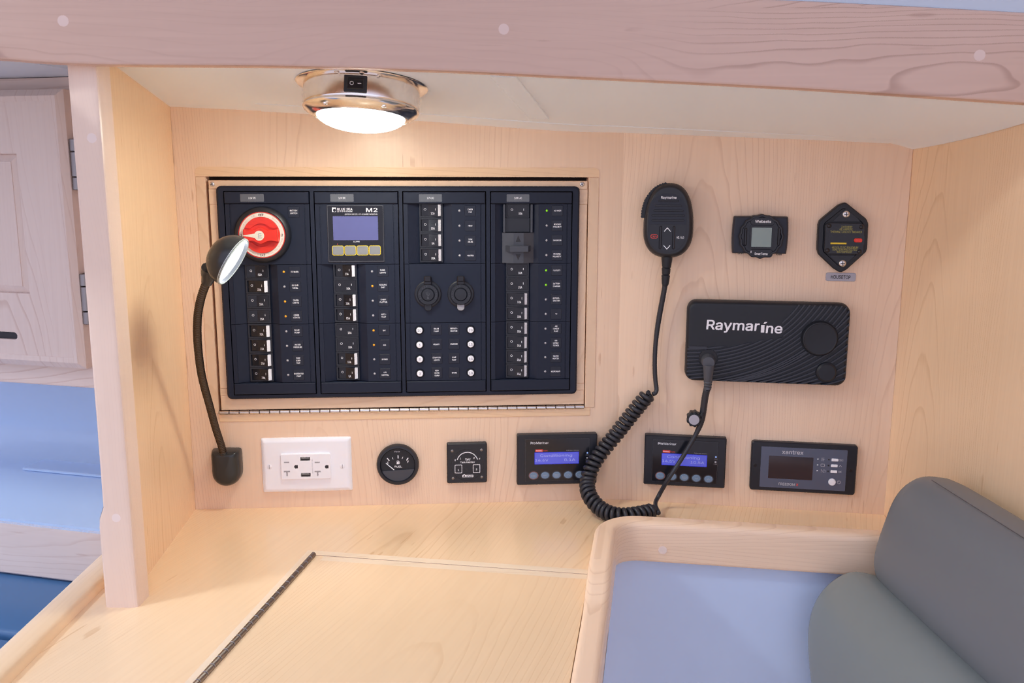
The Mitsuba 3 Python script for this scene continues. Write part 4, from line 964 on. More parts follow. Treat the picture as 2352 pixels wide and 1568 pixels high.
# ------------------------------------------------------------------ cord from the handset to the radio
thing('handset_cord', 'black coiled cord looping from the microphone to the radio, with a dangling round cap', 'cord')
def P_on(x, y, w):
    W = WL if x < 1405 else WR
    return W.at(*W.uv(x, y, w), w)
c1 = [sr[-2], P_on(1523, 680, .0165), P_on(1512, 740, .013), P_on(1505, 800, .012), P_on(1504, 850, .012), P_on(1507, 885, .0125), P_on(1507, 899, .014), P_on(1499, 905, .016)]
add('handset_cord__straight_cord', tube(spline(c1, 90), np.interp(np.linspace(0, 1, 90), [0, .3, .55, 1], [.0033, .0034, .0029, .0029]), 12), 'cord_rubber', smooth=True)
def P_tab(x, y, z): return on_table(x, y, z)
cl = [P_on(1492, 903, .016), P_on(1470, 928, .017), P_on(1440, 965, .018), P_on(1410, 1003, .020), P_on(1380, 1040, .023), P_on(1357, 1078, .028), P_on(1349, 1108, .034)]
cl += [P_tab(1358, 1145, .022), P_tab(1384, 1171, .0125), P_tab(1425, 1184, .0115), P_tab(1470, 1180, .0115), P_tab(1506, 1172, .0125)]
cen = spline(cl, 400); L_ = np.linalg.norm(np.diff(cen, axis=0), axis=1).sum()
N = 3000; cc_ = spline(cl, N); tt = np.gradient(cc_, axis=0); tt /= np.linalg.norm(tt, axis=1, keepdims=True)
a_ = unit(np.cross(tt[0], [0.3, -1, 0.2])); A_ = []
for k in range(N):
    a_ = unit(a_ - tt[k] * (a_ @ tt[k])); A_.append(a_)
A_ = np.array(A_); B_ = np.cross(tt, A_)
turns = L_ / 0.0071
ph = np.linspace(0, turns * 2 * math.pi, N)
rc = 0.0076 * np.clip(np.minimum(np.linspace(0, turns, N) / .6, np.linspace(turns, 0, N) / .6), .25, 1)
coil = cc_ + rc[:, None] * (np.cos(ph)[:, None] * A_ + np.sin(ph)[:, None] * B_)
add('handset_cord__coil', tube(coil[::2], 0.0031, 8), 'cord_rubber', smooth=True)
pe = [coil[-1], P_tab(1512, 1178, .012), P_tab(1506, 1162, .013), P_on(1512, 1140, .030), P_on(1530, 1108, .032), P_on(1560, 1062, .030), P_on(1590, 1012, .027), P_on(1608, 975, .026), P_on(1617, 930, .028), P_on(1624, 893, .032)]
add('handset_cord__straight_cord', tube(spline(pe, 120), np.interp(np.linspace(0, 1, 120), [0, .7, .8, 1], [.0028, .0029, .0042, .0044]), 12), 'cord_rubber', smooth=True)
def qS(X, Y): return 1430 + X / 3.794, 640 + Y / 3.794
PW = .036
pg = [P_on(*qS(740, 965), .034), P_on(*qS(742, 940), .034), P_on(*qS(743, 935), .034), P_on(*qS(743, 918), .035), P_on(*qS(743, 913), .035), P_on(*qS(744, 895), .036), P_on(*qS(744, 890), .036), P_on(*qS(745, 860), .037), P_on(*qS(748, 800), .038), P_on(*qS(750, 750), .038)]
add('handset_cord__plug', tube(pg, [.0044, .0050, .0042, .0052, .0044, .0054, .0048, .0056, .0064, .0074], 18), 'plug_grey', smooth=35)
RW_ = .024
pc = WR.uv(*qS(745, 715), .030)
add('handset_cord__plug_elbow', lathe([(.0086, RW_ + .0008), (.0086, .034), (.0080, .041), (.0072, .0425), (0, .043)], 36, pc), 'plug_grey', MR, smooth=35)
plastic('plug_grey', (0.060, 0.064, 0.078), .5)
cpx = WR.uv(1594, 962, .032)
sc_ = np.array([(cpx[0] + (.0088 + .0007 * math.cos(9 * t)) * math.cos(t), cpx[1] + (.0096 + .0007 * math.cos(9 * t)) * math.sin(t)) for t in np.linspace(0, 2 * math.pi, 73)[:-1]])
k = add('handset_cord__dust_cap', loft([at_z(sc_, .022), at_z(sc_, .0345), at_z((sc_ - cpx) * .85 + cpx, .0362)]), 'black_rubber', MR)
add(k + '__disc', disc(cpx, .0066, .036, .0366, .0003, 28), 'plate_metal', MR)
lp = spline([WR.at(*(cpx + [.006, .004]), .030), P_on(1609, 955, .032), P_on(1614, 948, .030)], 12)
add('handset_cord__dust_cap__tether', tube(lp, .002, 8), 'black_rubber')

# ------------------------------------------------------------------ heater thermostat
def h_(X, Y, w=.016): return WR.uv(*qR(X, Y), w)
thing('thermostat', 'black heater controller with a grey square screen and a round ring, right of the microphone', 'thermostat')
tcx = (h_(958, 580)[0] + h_(1446, 580)[0]) / 2; tw = h_(1446, 580)[0] - h_(958, 580)[0]
tvt, tvb = h_(1205, 408)[1], h_(1205, 742)[1]; tcy = (tvt + tvb) / 2; th_ = tvt - tvb
def barrel(sc, w):
    pts = []
    for t in np.linspace(-1, 1, 9): pts.append((tw / 2 * sc * (1 - .035 * t * t), t * (th_ / 2 * sc - .0015)))
    pts += [(tw / 2 * sc * .95, th_ / 2 * sc), (0, th_ / 2 * sc * 1.03)]
    half_ = [(x, y) for x, y in pts]
    left_ = [(-x, y) for x, y in half_[::-1] if x > 1e-9]
    return at_z(np.array(half_ + left_) + [tcx, tcy], w)
add('thermostat__body', loft([barrel(s, w) for s, w in ((1, .0003), (1, .012), (.96, .0150), (.93, .0155))]), 'charcoal_blue', MR)
trc = h_(1207, 580, .018); tr = (h_(1402, 580, .018)[0] - h_(1012, 580, .018)[0]) / 2
wr_ = np.array([(trc[0] + (tr + .0006 * math.cos(16 * t)) * math.cos(t), trc[1] + (tr + .0006 * math.cos(16 * t)) * math.sin(t)) for t in np.linspace(0, 2 * math.pi, 97)[:-1]])
add('thermostat__ring', loft([at_z(wr_, .004), at_z(wr_, .0190), at_z((wr_ - trc) * .96 + trc, .0202), at_z((wr_ - trc) * .90 + trc, .0202), at_z((wr_ - trc) * .87 + trc, .0188)]), 'black_plastic', MR)
zt3 = .0188
a, b = h_(1117, 672, zt3), h_(1304, 502, zt3)
k = add('thermostat__screen', plate(a[0], b[0], a[1], b[1], zt3 - .0005, zt3 + .0006, .0008, .0003), 'lcd_grey', MR)
o_, i_ = rring(*((a + b) / 2), b[0] - a[0] + .004, b[1] - a[1] + .004, .0016), rring(*((a + b) / 2), b[0] - a[0], b[1] - a[1], .0008)
add(k + '__surround', ring_plate(o_, i_[::-1], zt3 - .0004, zt3 + .0012), 'black_gloss', MR)
for (X0, X1, Y0, Y1, s, wd, bt) in ((1113, 1327, 415, 482, 'Webasto', 128, 0), (1105, 1309, 692, 760, 'SmarTemp', 108, 0)):
    a, b = h_(X0, Y1, zt3), h_(X1, Y0, zt3)
    k = add('thermostat__badge', plate(a[0], b[0], a[1], b[1], zt3 - .0004, zt3 + .0008, .0038, .0004, 6), 'black_gloss', MR)
    c = (a + b) / 2
    m = text(s, 22 * kR if wd > 110 else 19 * kR, c + ([.0006, 0] if wd > 110 else [0, -.0006]), zt3 + .0008, True, wd * kR)
    if wd < 110:
        bx, by = c[0] - 84 * kR, c[1] + .0016
        m = cat(m, poly_ext(sg.LineString([(bx - .0006, by + .0007), (bx + .0006, by - .0007), (bx, by - .0014), (bx, by + .0014), (bx + .0006, by + .0007), (bx - .0006, by - .0007)]).buffer(.00016), zt3 + .0008, zt3 + .001))
    add(k + '__lettering', m, 'white_print', MR)
for X in (1070, 1362):
    c = h_(X, 582, zt3)
    add('thermostat__grip', plate_c(c, 24 * kR, 150 * kR, zt3 - .0004, zt3 + .0020, 11 * kR, .001, 6), 'black_gloss', MR)
for X in (1008, 1022, 1036, 1050, 1346, 1358, 1370, 1382):
    c = h_(X, 722 if X < 1200 else 732, .0155); add('thermostat__vent', plate_c(c, 6 * kR, 22 * kR, .0140, .0158, .0003, .0001), 'black_print', MR)

# ------------------------------------------------------------------ marine circuit breaker and its name plate
def b_(X, Y, w=.014): return WR.uv(*qR(X, Y), w)
thing('circuit_breaker', 'black six-sided circuit breaker with yellow print and a red button', 'circuit breaker')
hexo = sg.Polygon([b_(1950, 282), b_(2132, 428), b_(2150, 470), b_(2140, 688), b_(2128, 720), b_(1960, 872), b_(1905, 900), b_(1850, 868), b_(1714, 740), b_(1702, 690), b_(1712, 480), b_(1726, 440), b_(1890, 306)])
hexo = hexo.convex_hull.buffer(-.003).buffer(.003, 8)
def exring(poly, d, n=72):
    q = poly.buffer(-d) if d else poly; e_ = q.exterior; c = poly.centroid
    return np.array([e_.interpolate(t, normalized=True).coords[0] for t in np.linspace(0, 1, n + 1)[:-1]])[::(1 if e_.is_ccw else -1)]
def ang_ring(poly, d, w, n=90):
    q = poly.buffer(-d) if d else poly; c = np.array(poly.centroid.coords[0]); out = []
    for t in np.linspace(0, 2 * math.pi, n + 1)[:-1]:
        g = sg.LineString([c, c + .2 * np.array([math.cos(t), math.sin(t)])]).intersection(q.exterior)
        g = g if g.geom_type == 'Point' else list(g.geoms)[-1]; out.append((g.x, g.y))
    return at_z(np.array(out), w)
add('circuit_breaker__base', loft([ang_ring(hexo, 0, .0003), ang_ring(hexo, 0, .0085), ang_ring(hexo, .0012, .0100), ang_ring(hexo, .0058, .0104), ang_ring(hexo, .0068, .0092)]), 'black_rubber', MR, smooth=25)
for pts in (((1950, 335), (1832, 448), (2075, 448)), ((1915, 850), (1800, 746), (2062, 746))):
    add('circuit_breaker__end_facet', poly_ext(sg.Polygon([b_(*p, .010) for p in pts]).buffer(-.0008).buffer(.0008), .0088, .0101), 'black_plastic', MR)
a0, a1, a2, a3 = b_(1768, 460), b_(2112, 468), b_(2098, 738), b_(1757, 732)
blk = sg.Polygon([a0, a1, a2, a3])
kk = add('circuit_breaker__block', loft([ang_ring(blk, 0, .009, 40), ang_ring(blk, 0, .0134, 40), ang_ring(blk, .0006, .0140, 40)]), 'black_plastic', MR)
zb_ = .0140
o0 = sg.Polygon([b_(1790, 570), b_(2108, 574), b_(2106, 652), b_(1788, 648)]).buffer(-.001).buffer(.001)
add('circuit_breaker__block__window', poly_ext(o0, zb_ - .0002, zb_ + .0003), 'black_gloss', MR)
tilt_ = math.radians(0.0)
add('circuit_breaker__block__lettering', cat(text('265080P', 17 * kR, b_(1953, 497), zb_, False, 86 * kR), text('80 AMPERE', 17 * kR, b_(1948, 518), zb_, False, 104 * kR), text('THERMAL CIRCUIT BREAKER', 17 * kR, b_(1947, 540), zb_, False, 252 * kR),
    text('48 VOLTS DC MAXIMUM', 17 * kR, b_(1938, 675), zb_, False, 210 * kR), text('IGNITION PROTECTED', 17 * kR, b_(1935, 695), zb_, False, 196 * kR), text('WATERPROOF', 17 * kR, b_(1933, 715), zb_, False, 124 * kR)), 'dim_yellow_print', MR)
c = b_(2050, 613, zb_); add('circuit_breaker__red_button', plate_c(c, 66 * kR, 34 * kR, zb_, zb_ + .0030, 16 * kR, .0008, 6), 'red_plastic', MR)
c = b_(1880, 640, zb_); add('circuit_breaker__lever', plate_c(c, 128 * kR, 14 * kR, zb_, zb_ + .0018, 3 * kR, .0004), 'yellow_print', MR)
for X, Y in ((1800, 487), (2083, 497), (1785, 702), (2065, 712)):
    add('circuit_breaker__rivet', dome(b_(X, Y, zb_), 20 * kR, zb_ - .0004, zb_ + .0018, 18), 'black_gloss', MR, smooth=40)
for X, Y in ((1950, 387), (1918, 815)):
    phillips('circuit_breaker', b_(X, Y, .011), 29 * kR, .0102, MR, rot=.1, h=.0016)
lab_a, lab_b = WR.uv(*qR(1771, 970), .001), WR.uv(*qR(2033, 900), .001)
thing('name_plate', 'small grey plate reading HOUSETOP under the six-sided breaker', 'name plate')
ra_, rb_ = WR.uv(*qR(1771, 930), .001)[0], WR.uv(*qR(2033, 938), .001)[0]
va_, vb_ = WR.uv(*qR(1900, 970), .001)[1], WR.uv(*qR(1900, 897), .001)[1]
add('name_plate__plate', plate(ra_, rb_, va_, vb_, .0002, .0014, .0022, .0004, 6), 'plate_metal', MR)
add('name_plate__lettering', text('HOUSETOP', 29 * kR, ((ra_ + rb_) / 2 - .0002, (va_ + vb_) / 2), .0014, True, 160 * kR), 'black_print', MR)

# ------------------------------------------------------------------ radio
def s_(X, Y, w=.020): return WR.uv(*qS(X, Y), w)
thing('marine_radio', 'wide black ribbed radio box with white lettering and two round knobs', 'radio')
RW = .024
x0 = (s_(563, 300, RW * .7)[0] + s_(538, 760, RW * .7)[0]) / 2; x1 = (s_(1984, 330, RW * .7)[0] + s_(1945, 840, RW * .7)[0]) / 2
y1 = (s_(650, 180, RW * .8)[1] + s_(1880, 222, RW * .8)[1]) / 2; y0 = (s_(640, 882, RW * .8)[1] + s_(1830, 938, RW * .8)[1]) / 2
rcx, rcy, rw, rh = (x0 + x1) / 2, (y0 + y1) / 2, x1 - x0, y1 - y0
def rr_(ins, w, r): return at_z(rring(rcx, rcy, rw - 2 * ins, rh - 2 * ins, r, 7), w)
add('marine_radio__case', loft([rr_(.001, .0003, .011), rr_(0, .010, .012), rr_(.0004, .0185, .012), rr_(.0022, .0225, .0105), rr_(.0052, RW, .009)]), 'black_rubber', MR, smooth=40)
def rp(fx, fy): return np.array([x0 + fx * rw, y1 - fy * rh])
inner_r = sg.Polygon(rring(rcx, rcy, rw - .0045, rh - .0045, .009, 7))
knob_c, knob_r = s_(1718, 520, RW + .004), 146 * kR
sm_c, sm_r = s_(1776, 815, RW + .003), 82 * kR
port_c, port_r = s_(745, 690, RW), 76 * kR
hole = sg.Point(*knob_c).buffer(knob_r + .0012).union(sg.Point(*sm_c).buffer(sm_r + .0012)).union(sg.Point(*port_c).buffer(port_r + .001))
txt_zone = sg.Polygon([rp(.0, .0), rp(.68, .0), rp(.585, .20), rp(.60, .42), rp(.44, .47), rp(.30, .545), rp(0, .56)])
nr = 22
for i in range(nr):
    t = i / (nr - 1)
    if i < 9: a = np.array([-.02, .595 + .047 * i])
    else: a = np.array([.02 + .058 * (i - 9), 1.02])
    if i < 12: b = np.array([.665 + .032 * i, -.02])
    else: b = np.array([1.02, .08 + .088 * (i - 12)])
    m_ = np.array([.47 + .024 * i, .60 + .030 * i]) if i < 12 else np.array([.70 + .018 * (i - 12), .83 + .020 * (i - 12)])
    tt_ = np.linspace(0, 1, 40)[:, None]
    crv = (1 - tt_) ** 2 * a + 2 * tt_ * (1 - tt_) * m_ + tt_ ** 2 * b
    ln = sg.LineString([rp(*q) for q in crv]).buffer(.0009, cap_style=2).intersection(inner_r).difference(hole).difference(txt_zone)
    for g in getattr(ln, 'geoms', [ln]):
        if g.is_empty or g.area < 4e-6: continue
        add('marine_radio__rib', poly_ext(g.simplify(.0001), RW - .0016, RW + .0016), 'rib_plastic', MR)
plastic('rib_plastic', (0.022, 0.026, 0.038), .35)
add('marine_radio__knob', lathe([(knob_r, RW - .003), (knob_r, RW + .0055), (knob_r * .95, RW + .0075), (knob_r * .90, RW + .0080), (knob_r * .86, RW + .0074), (0, RW + .0072)], 52, knob_c), 'black_rubber', MR, smooth=35)
add('marine_radio__knob', lathe([(sm_r, RW - .003), (sm_r, RW + .0040), (sm_r * .82, RW + .0060), (0, RW + .0062)], 40, sm_c), 'black_rubber', MR, smooth=35)
add('marine_radio__port', disc(port_c, port_r, RW - .004, RW + .0006, .0002, 36), 'black_print', MR)
a, b = s_(572, 592, RW), s_(742, 600, RW)
add('marine_radio__latch', plate(a[0], b[0], a[1] - .0035, a[1] + .0018, RW - .004, RW + .0016, .002, .001), 'rib_plastic', MR)
ca = s_(1066, 410, RW)
add('marine_radio__lettering', cat(text('Raymar', 80 * kR, s_(962, 405, RW), RW - .0001, True, 442 * kR, depth=.0004, shear=.06), text('\u0131ne' if False else 'ne', 80 * kR, s_(1323, 432, RW), RW - .0001, True, 136 * kR, depth=.0004, shear=.06),
    poly_ext(sg.Polygon([s_(1204, 468, RW), s_(1234, 468, RW), s_(1238, 402, RW), s_(1207, 402, RW)]), RW - .0001, RW + .0004), poly_ext(sg.Polygon([s_(1226, 392, RW), s_(1238, 376, RW), s_(1262, 376, RW), s_(1244, 392, RW)]), RW - .0001, RW + .0004)), 'white_print', MR)

# ------------------------------------------------------------------ inverter control
def v_(X, Y, w=.008): return WR.uv(*qG(X, Y), w)
thing('inverter_control', 'black framed inverter control with slate blue face and dark screen, right of both charger displays', 'display')
k = [v_(1417, 210), v_(2225, 243), v_(2197, 618), v_(1395, 580)]
u0, u1, v0, v1 = (k[0][0] + k[3][0]) / 2, (k[1][0] + k[2][0]) / 2, (k[2][1] + k[3][1]) / 2, (k[0][1] + k[1][1]) / 2
add('inverter_control__frame', plate(u0, u1, v0, v1, .0002, .0080, .0035, .0012, 6), 'black_plastic', MR)
w_, h__ = u1 - u0, v1 - v0
def ip(fx, fy): return np.array([u0 + fx * w_, v1 - fy * h__])
a, b = ip(.093, .925), ip(.905, .095)
add('inverter_control__face', plate(a[0], b[0], a[1], b[1], .0078, .0086, .0008, .0002), 'slate_face', MR)
z = .0086
a, b = ip(.170, .735), ip(.590, .275)
add('inverter_control__screen', plate(a[0], b[0], a[1], b[1], z - .0003, z + .0003, .0006, .0002), 'lcd_brown', MR)
kG = .00056 / 3.3127
add('inverter_control__lettering', cat(text('xantrex', 30 * kG, ip(.392, .185), z, True, 158 * kG), text('FREEDOM', 19 * kG, ip(.352, .842), z, True, 122 * kG)), 'led_off', MR)
add('inverter_control__red_x', text('X', 19 * kG, ip(.452, .842), z, True), 'red_print', MR)
for i, s in enumerate(('ESC', '', 'OK')):
    fy = .298 + .118 * i
    c = ip(.790 - .001 * i, fy)
    b2 = add('inverter_control__button', plate_c(c, 48 * kG, 21 * kG, z - .0002, z + .0012, .0004, .0004), 'white_plastic', MR)
    cm = c + [44 * kG, 0]
    m = text(s, 14 * kG, cm, z, True, None) if s else poly_ext(sg.LineString([cm + [-.0014, -.0007], cm + [0, .0009], cm + [.0014, -.0007]]).buffer(.00035), z, z + .0002)
    add(b2 + '__lettering', m, 'led_off', MR)
    add('inverter_control__indicator_light', dome(ip(.632, fy), .0009, z, z + .0006, 10), 'white_plastic', MR)
    add('inverter_control__reset_hole', disc(ip(.735, fy), .0011, z - .0001, z + .0002, .00005, 12), 'black_print', MR)
    cs_ = ip(.680, fy)
    if i == 0: m = sg.LineString([cs_ + [-.0012, -.0020], cs_ + [-.0012, .0020]]).buffer(.0003).union(sg.LineString([cs_ + [.0010, -.0020], cs_ + [.0010, .0020]]).buffer(.0003)).union(sg.LineString([cs_ + [-.0022, 0], cs_ + [.0020, 0]]).buffer(.0002))
    elif i == 1: m = sg.Polygon(rring(*cs_, .0050, .0036, .0006)).difference(sg.Polygon(rring(*cs_, .0040, .0026, .0004)))
    else: m = sg.box(cs_[0] - .0016, cs_[1] - .0005, cs_[0] - .0009, cs_[1] + .0022).union(sg.box(cs_[0] - .0016, cs_[1] - .0018, cs_[0] - .0009, cs_[1] - .0011)).union(sg.Polygon(rring(cs_[0] + .0022, cs_[1], .0034, .0032, .0004)).difference(sg.Polygon(rring(cs_[0] + .0022, cs_[1], .0026, .0024, .0003))))
    add('inverter_control__symbol', cat(*[poly_ext(g, z, z + .0002) for g in getattr(m, 'geoms', [m])]), 'led_off', MR)
add('inverter_control__power_button', lathe([(27 * kG, z - .0002), (27 * kG, z + .0016), (24 * kG, z + .0024), (0, z + .0026)], 28, ip(.777, .745)), 'white_plastic', MR, smooth=35)
c = ip(.842, .745); pts = [(c[0] + .0020 * math.cos(t), c[1] + .0020 * math.sin(t)) for t in np.radians(np.linspace(130, 410, 24))]
add('inverter_control__power_symbol', cat(poly_ext(sg.LineString(pts).buffer(.0003), z, z + .0002), box3([c[0] - .0003, c[1], z], [c[0] + .0003, c[1] + .0026, z + .0002])), 'led_off', MR)
for X, Y in ((1440, 392), (2168, 432)):
    add('inverter_control__screw_cover', disc(v_(X, Y, .008), .0022, .0078, .0083, .0003, 18), 'black_gloss', MR)

# ------------------------------------------------------------------ grey seat back at the right
def sweep_profile(prof, ends, name, mat, label=None):
    """prof: outline (x, z) from far end y0; ends: (y, inset) sections; the axis runs with the bulkhead."""
    P_ = sg.Polygon(prof)
    rings_ = []
    c = np.array(P_.centroid.coords[0])
    for y, ins in ends:
        q = np.array(prof, float)
        dirs = q - c; ln = np.linalg.norm(dirs, axis=1, keepdims=True)
        q = q - dirs / ln * np.minimum(ins, ln * .9)
        rings_.append(np.stack([q[:, 0] - 0.0759 * (y - 0.966), np.full(len(q), y), q[:, 1] + EYE[2]], 1))
    return add(name, loft(rings_), mat, smooth=True)
def smooth_poly(pts, n=90):
    p = np.asarray(pts + [pts[0]], float)
    from scipy.interpolate import CubicSpline
    s = np.r_[0, np.cumsum(np.linalg.norm(np.diff(p, axis=0), axis=1))]
    return CubicSpline(s, p, bc_type='periodic')(np.linspace(0, s[-1], n + 1)[:-1])
thing('seat_back', 'dark grey padded vinyl seat back with stitched seams, at the right edge beside the table', 'cushion')
SC = 0.938                                             # the pads' outline was measured 1.03 m away and stands nearer
upper = smooth_poly([(a * SC, b * SC + .009 * max(0, 1 + (b + .35) / .12)) for a, b in [(.4235, -.466), (.4215, -.445), (.4260, -.420), (.4370, -.388), (.4520, -.364), (.4690, -.352), (.4900, -.350), (.5080, -.356), (.5160, -.372), (.5175, -.400), (.5175, -.470), (.5140, -.500), (.480, -.505), (.445, -.498)]])
ye = [.9685, .966, .961, .952, .939, .917, .88, .80, .66, .52, .40]
ie = [.030, .020, .012, .006, .0025, .0006, 0, 0, 0, 0, 0]
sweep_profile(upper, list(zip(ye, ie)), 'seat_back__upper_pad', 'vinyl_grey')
lower = smooth_poly([(a * SC, b * SC) for a, b in [(.4300, -.4670), (.4050, -.4640), (.3860, -.4735), (.3680, -.494), (.3580, -.522), (.3560, -.560), (.3600, -.60), (.368, -.66), (.376, -.74), (.400, -.78), (.44, -.78), (.470, -.74), (.478, -.62), (.476, -.52), (.476, -.490), (.455, -.474)]], 110)
ye2 = [.9660, .964, .959, .950, .938, .917, .88, .80, .66, .52, .40]
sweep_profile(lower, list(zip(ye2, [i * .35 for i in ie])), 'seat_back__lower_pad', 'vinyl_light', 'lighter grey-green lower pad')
labels['seat_back__lower_pad'] = {'label': 'lighter grey-green lower pad'}
def axis_line(x, z, y0, y1, n=40): return [(x - .0759 * (y - 0.966), y, z + EYE[2]) for y in np.linspace(y0, y1, n)]
add('seat_back__seam', tube(axis_line(.4222 * SC, -.4668 * SC, .925, .40), .0006, 8), 'thread')
add('seat_back__seam', tube(axis_line(.4705 * SC, -.3504 * SC + .009, .925, .40), .0003, 8), 'thread')
add('seat_back__base', xform(box3([0.10, -TABLE_Z + .0, .004], [.60, -.30, .09]), frame(BR[:3, 3] - WL.n * .11, -WL.n, UP, -BR[:3, 2] if BR[0, 2] > 0 else BR[:3, 2])), 'panel_blue')

# ------------------------------------------------------------------ left: wall cupboard, open shelf and berth cushion
A3 = -0.245
WC = Wall(A3, (-0.462, 1.0))
MC = WC.M
def c_(x, y, w=0.0): return WC.uv(x, y, w)
UR = 0.043                                             # right end, hidden by the post
metal('hinge_steel', (0.30, 0.28, 0.28), 0.28)
thing('cupboard', 'pale maple cupboard behind the post at the far left', 'cupboard')
ft_, fb_ = c_(100, 178)[1], c_(100, 866)[1]
fb_ = c_(150, 887)[1]; sh_t = fb_; sh_b = c_(150, 1210)[1]; fas_b = c_(80, 1322)[1]
dTL, dTR, dBR_ = c_(0, 205, .020), c_(133, 203, .020), c_(194, 848, .020)
du1_ = (dTR[0] + dBR_[0]) / 2; dv1_, dv0_ = dTR[1], c_(190, 849, .020)[1]
du0_ = du1_ - .36
wood('cupboard__top_rail', plate(-.50, UR, dv1_ - .006, ft_, -.018, 0, .0005, .0005), 'maple_light', WC.u, UP, 60, MC)
wood('cupboard__bottom_rail', plate(-.50, UR, fb_, dv0_ + .010, -.018, 0, .0005, .001), 'maple_light', WC.u, UP, 61, MC)
wood('cupboard__stile', plate(du1_ - .012, UR, dv0_ + .0101, dv1_ - .0061, -.018, 0, .0005, .0005), 'maple_light', UP, WC.u, 62, MC)
# door: frame with a moulded edge, stiles and rails, raised middle panel
DW = .020
st = .048
pan_u1, pan_v1, pan_v0 = c_(42, 420, .02)[0], c_(10, 353, .02)[1], c_(30, 665, .02)[1]
add_d = 'cupboard__door'
wood(add_d, plate(du0_, du1_, dv0_, dv1_, .0005, .014, .001, .0005), 'maple_light', UP, WC.u, 63, MC)
def mould(u0, u1, v0, v1, wd, w0, w1):
    """Mitred square moulding around a rectangle, drawn as four sloping strips."""
    o = [(u0, v0), (u1, v0), (u1, v1), (u0, v1)]; i = [(u0 + wd, v0 + wd), (u1 - wd, v0 + wd), (u1 - wd, v1 - wd), (u0 + wd, v1 - wd)]
    m = [(u0 + wd * .55, v0 + wd * .55), (u1 - wd * .55, v0 + wd * .55), (u1 - wd * .55, v1 - wd * .55), (u0 + wd * .55, v1 - wd * .55)]
    return loft([[(*p, .010) for p in o], [(*p, w0) for p in o], [(*p, w1) for p in m], [(*p, w1 - .0008) for p in i], [(*p, .010) for p in i]], closed=True)
mw = c_(143, 300, .02)[0] - c_(120, 300, .02)[0]
wood(add_d + '__edge_moulding', mould(du0_, du1_, dv0_, dv1_, mw, .0145, .0200), 'maple_light', UP, WC.u, 64, MC, angle=15)
inner_u0, inner_u1, iv0, iv1 = du0_ + mw, du1_ - mw, dv0_ + mw, dv1_ - mw
sl = c_(38, 772, .02); slh = .0042
br = c_(30, 700, .02)[1]
pz = .0188
arch = [(pan_u1, pan_v1), (pan_u1, c_(45, 600, .02)[1])] 
frame_poly = sg.box(inner_u0, iv0, inner_u1, iv1).difference(sg.box(du0_ + .09, pan_v0 - .004, pan_u1, pan_v1)).difference(sg.box(sl[0] - .10, sl[1] - slh, sl[0] - slh, sl[1] + slh).union(sg.Point(sl[0] - slh, sl[1]).buffer(slh, 8)))
wood(add_d + '__frame', poly_ext(frame_poly, .0141, pz), 'maple_light', UP, WC.u, 65, MC)
wood(add_d + '__raised_panel', loft([[(u, v, w) for u, v in ((du0_ + .091 + d_, pan_v0 - .003 + d_), (pan_u1 - .001 - d_, pan_v0 - .003 + d_), (pan_u1 - .001 - d_, pan_v1 - .001 - d_), (du0_ + .091 + d_, pan_v1 - .001 - d_))] for d_, w in ((0, .0141), (.0, .0152), (.007, .0182), (.0072, .0190))]), 'maple_light', UP, WC.u, 66, MC)
add(add_d + '__finger_slot', plate(sl[0] - .099, sl[0] - .001, sl[1] - slh * .95, sl[1] + slh * .95, .0141, .0148, slh * .9, .0002, 6), 'black_print', MC)
for ya, yb_, xx in ((318, 437, 172), (628, 745, 195)):
    a, b = c_(xx, ya, .012), c_(xx, yb_, .012)
    cu_, n3 = (a[0] + b[0]) / 2 , 3
    hk_ = key_for('cupboard__hinge')
    scene[hk_] = mikit.ply(xform(box3([cu_ - .0055, b[1], .0002], [cu_ + .0055, a[1], .008]), MC), 'dark_steel')
    seg = [a[1], a[1] - (a[1] - b[1]) * .25, a[1] - (a[1] - b[1]) * .74, b[1]]
    for k in range(3):
        t0, t1 = seg[k] - .0004, seg[k + 1] + .0004
        m = lathe([(0, t1), (.0050, t1), (.0056, t1 + .0006), (.0056, t0 - .0006), (.0050, t0), (0, t0)], 18)
        m = xform(m, frame(np.array([cu_, 0, .0095]), [0, 0, 1], [1, 0, 0], [0, 1, 0]))
        add(hk_ + '__barrel', m, 'hinge_steel', MC, smooth=40)
# strip of ceiling over the cupboard
ctop = box3([-.50, ft_ + .0005, -.018], [UR, ft_ + .012, .30])
add('cupboard__overhead_liner', ctop, 'overhead_white', MC)
labels['cupboard__overhead_liner'] = {'label': 'grey-blue ceiling strip above the doors'}
wood('cupboard__carcase', box3([-.50, sh_t + .0002, -.24], [-.035, sh_t + .010, -.0185]), 'maple_light', WC.u, UP, 67, MC)
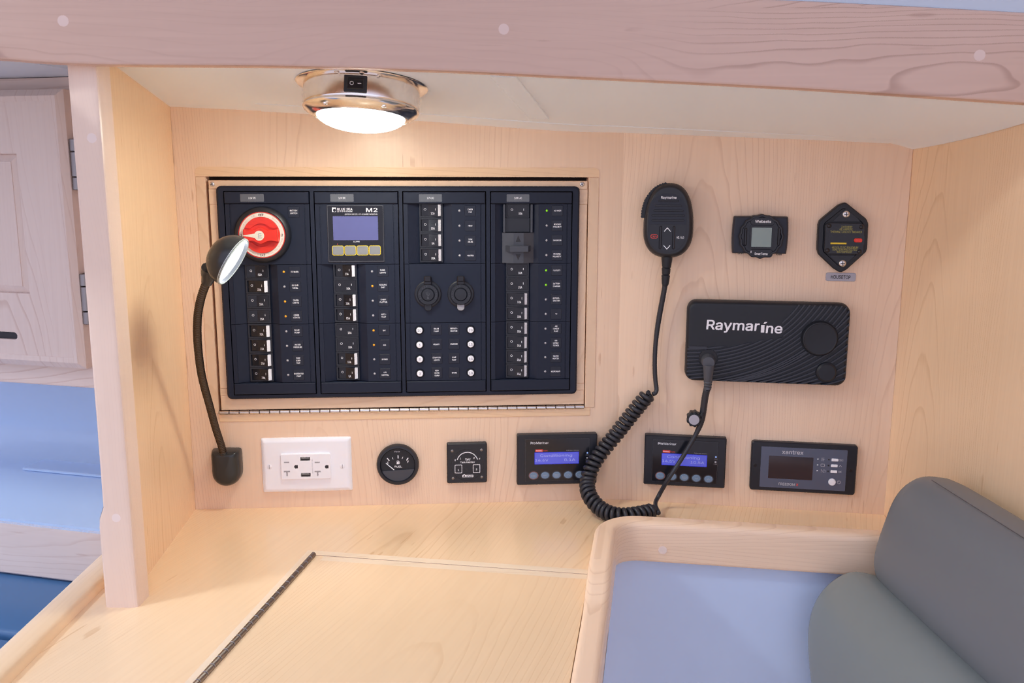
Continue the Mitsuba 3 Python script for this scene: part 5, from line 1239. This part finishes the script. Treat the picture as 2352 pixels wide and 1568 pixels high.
# moulded white shelf: back, cove and floor in one skin
thing('open_shelf', 'glossy pale blue moulded shelf under the cupboard at the left', 'shelf')
dp, rcv = .215, .045
prof = [(sh_b + .004, 0.004), (sh_b + .004, -(dp - rcv))] + [(sh_b + .004 + rcv * (1 - math.cos(t)), -(dp - rcv) - rcv * math.sin(t)) for t in np.radians([15, 30, 45, 60, 75, 90])] + [(sh_t, -dp)]
pr = np.array(prof)
nrm = np.gradient(pr, axis=0); nrm /= np.linalg.norm(nrm, axis=1, keepdims=True); off_ = np.stack([-nrm[:, 1], nrm[:, 0]], 1)
off_ = off_ if off_[0, 0] < 0 else -off_
sec = lambda u: np.array([(u + (.20 * b if u > 0 else 0), a, b) for a, b in pr] + [(u + (.20 * b if u > 0 else 0), a, b) for a, b in (pr + off_ * .006)[::-1]])
add('open_shelf__liner', loft([sec(u) for u in (-.50, -.25, UR - .002)]), 'gel_blue', MC, smooth=40)
ledge = [WC.uv(60, 1062, -.18), WC.uv(205, 1066, -.18)]
add('open_shelf__step', plate(WC.uv(112, 1062, -.20)[0], -.026, sh_b + .0045, sh_b + .0085, -.212, -.150, .003, .001), 'gel_blue', MC)
wood('open_shelf__fascia', plate(-.50, .024, fas_b, sh_b + .0035, -.018, .004, .001, .0025), 'maple_light', WC.u, UP, 70, MC)
# berth cushion below
thing('berth_cushion', 'dark blue vinyl berth cushion at the lower left corner, behind the table edge', 'cushion')
ct = fas_b - .002
cs2 = []
for u in (-.55, -.3, -.1, -.01):
    cs2.append(np.array([(u, ct - .10, -.03), (u, ct - .012, -.03), (u, ct - .002, -.022), (u, ct, 0), (u, ct - .001, .06), (u, ct - .004, .105), (u, ct - .012, .112), (u, ct - .10, .115)]))
add('berth_cushion__back_pad', loft(cs2[::-1]), 'vinyl_blue', MC, smooth=60)
cs2 = []
for u in (-.55, -.3, -.1, -.01):
    cs2.append(np.array([(u, ct - .10, .1155), (u, ct - .014, .1155), (u, ct - .006, .125), (u, ct - .007, .22), (u, ct - .008, .40), (u, ct - .02, .46), (u, ct - .10, .465)]))
add('berth_cushion__seat_pad', loft(cs2[::-1]), 'vinyl_blue', MC, smooth=60)
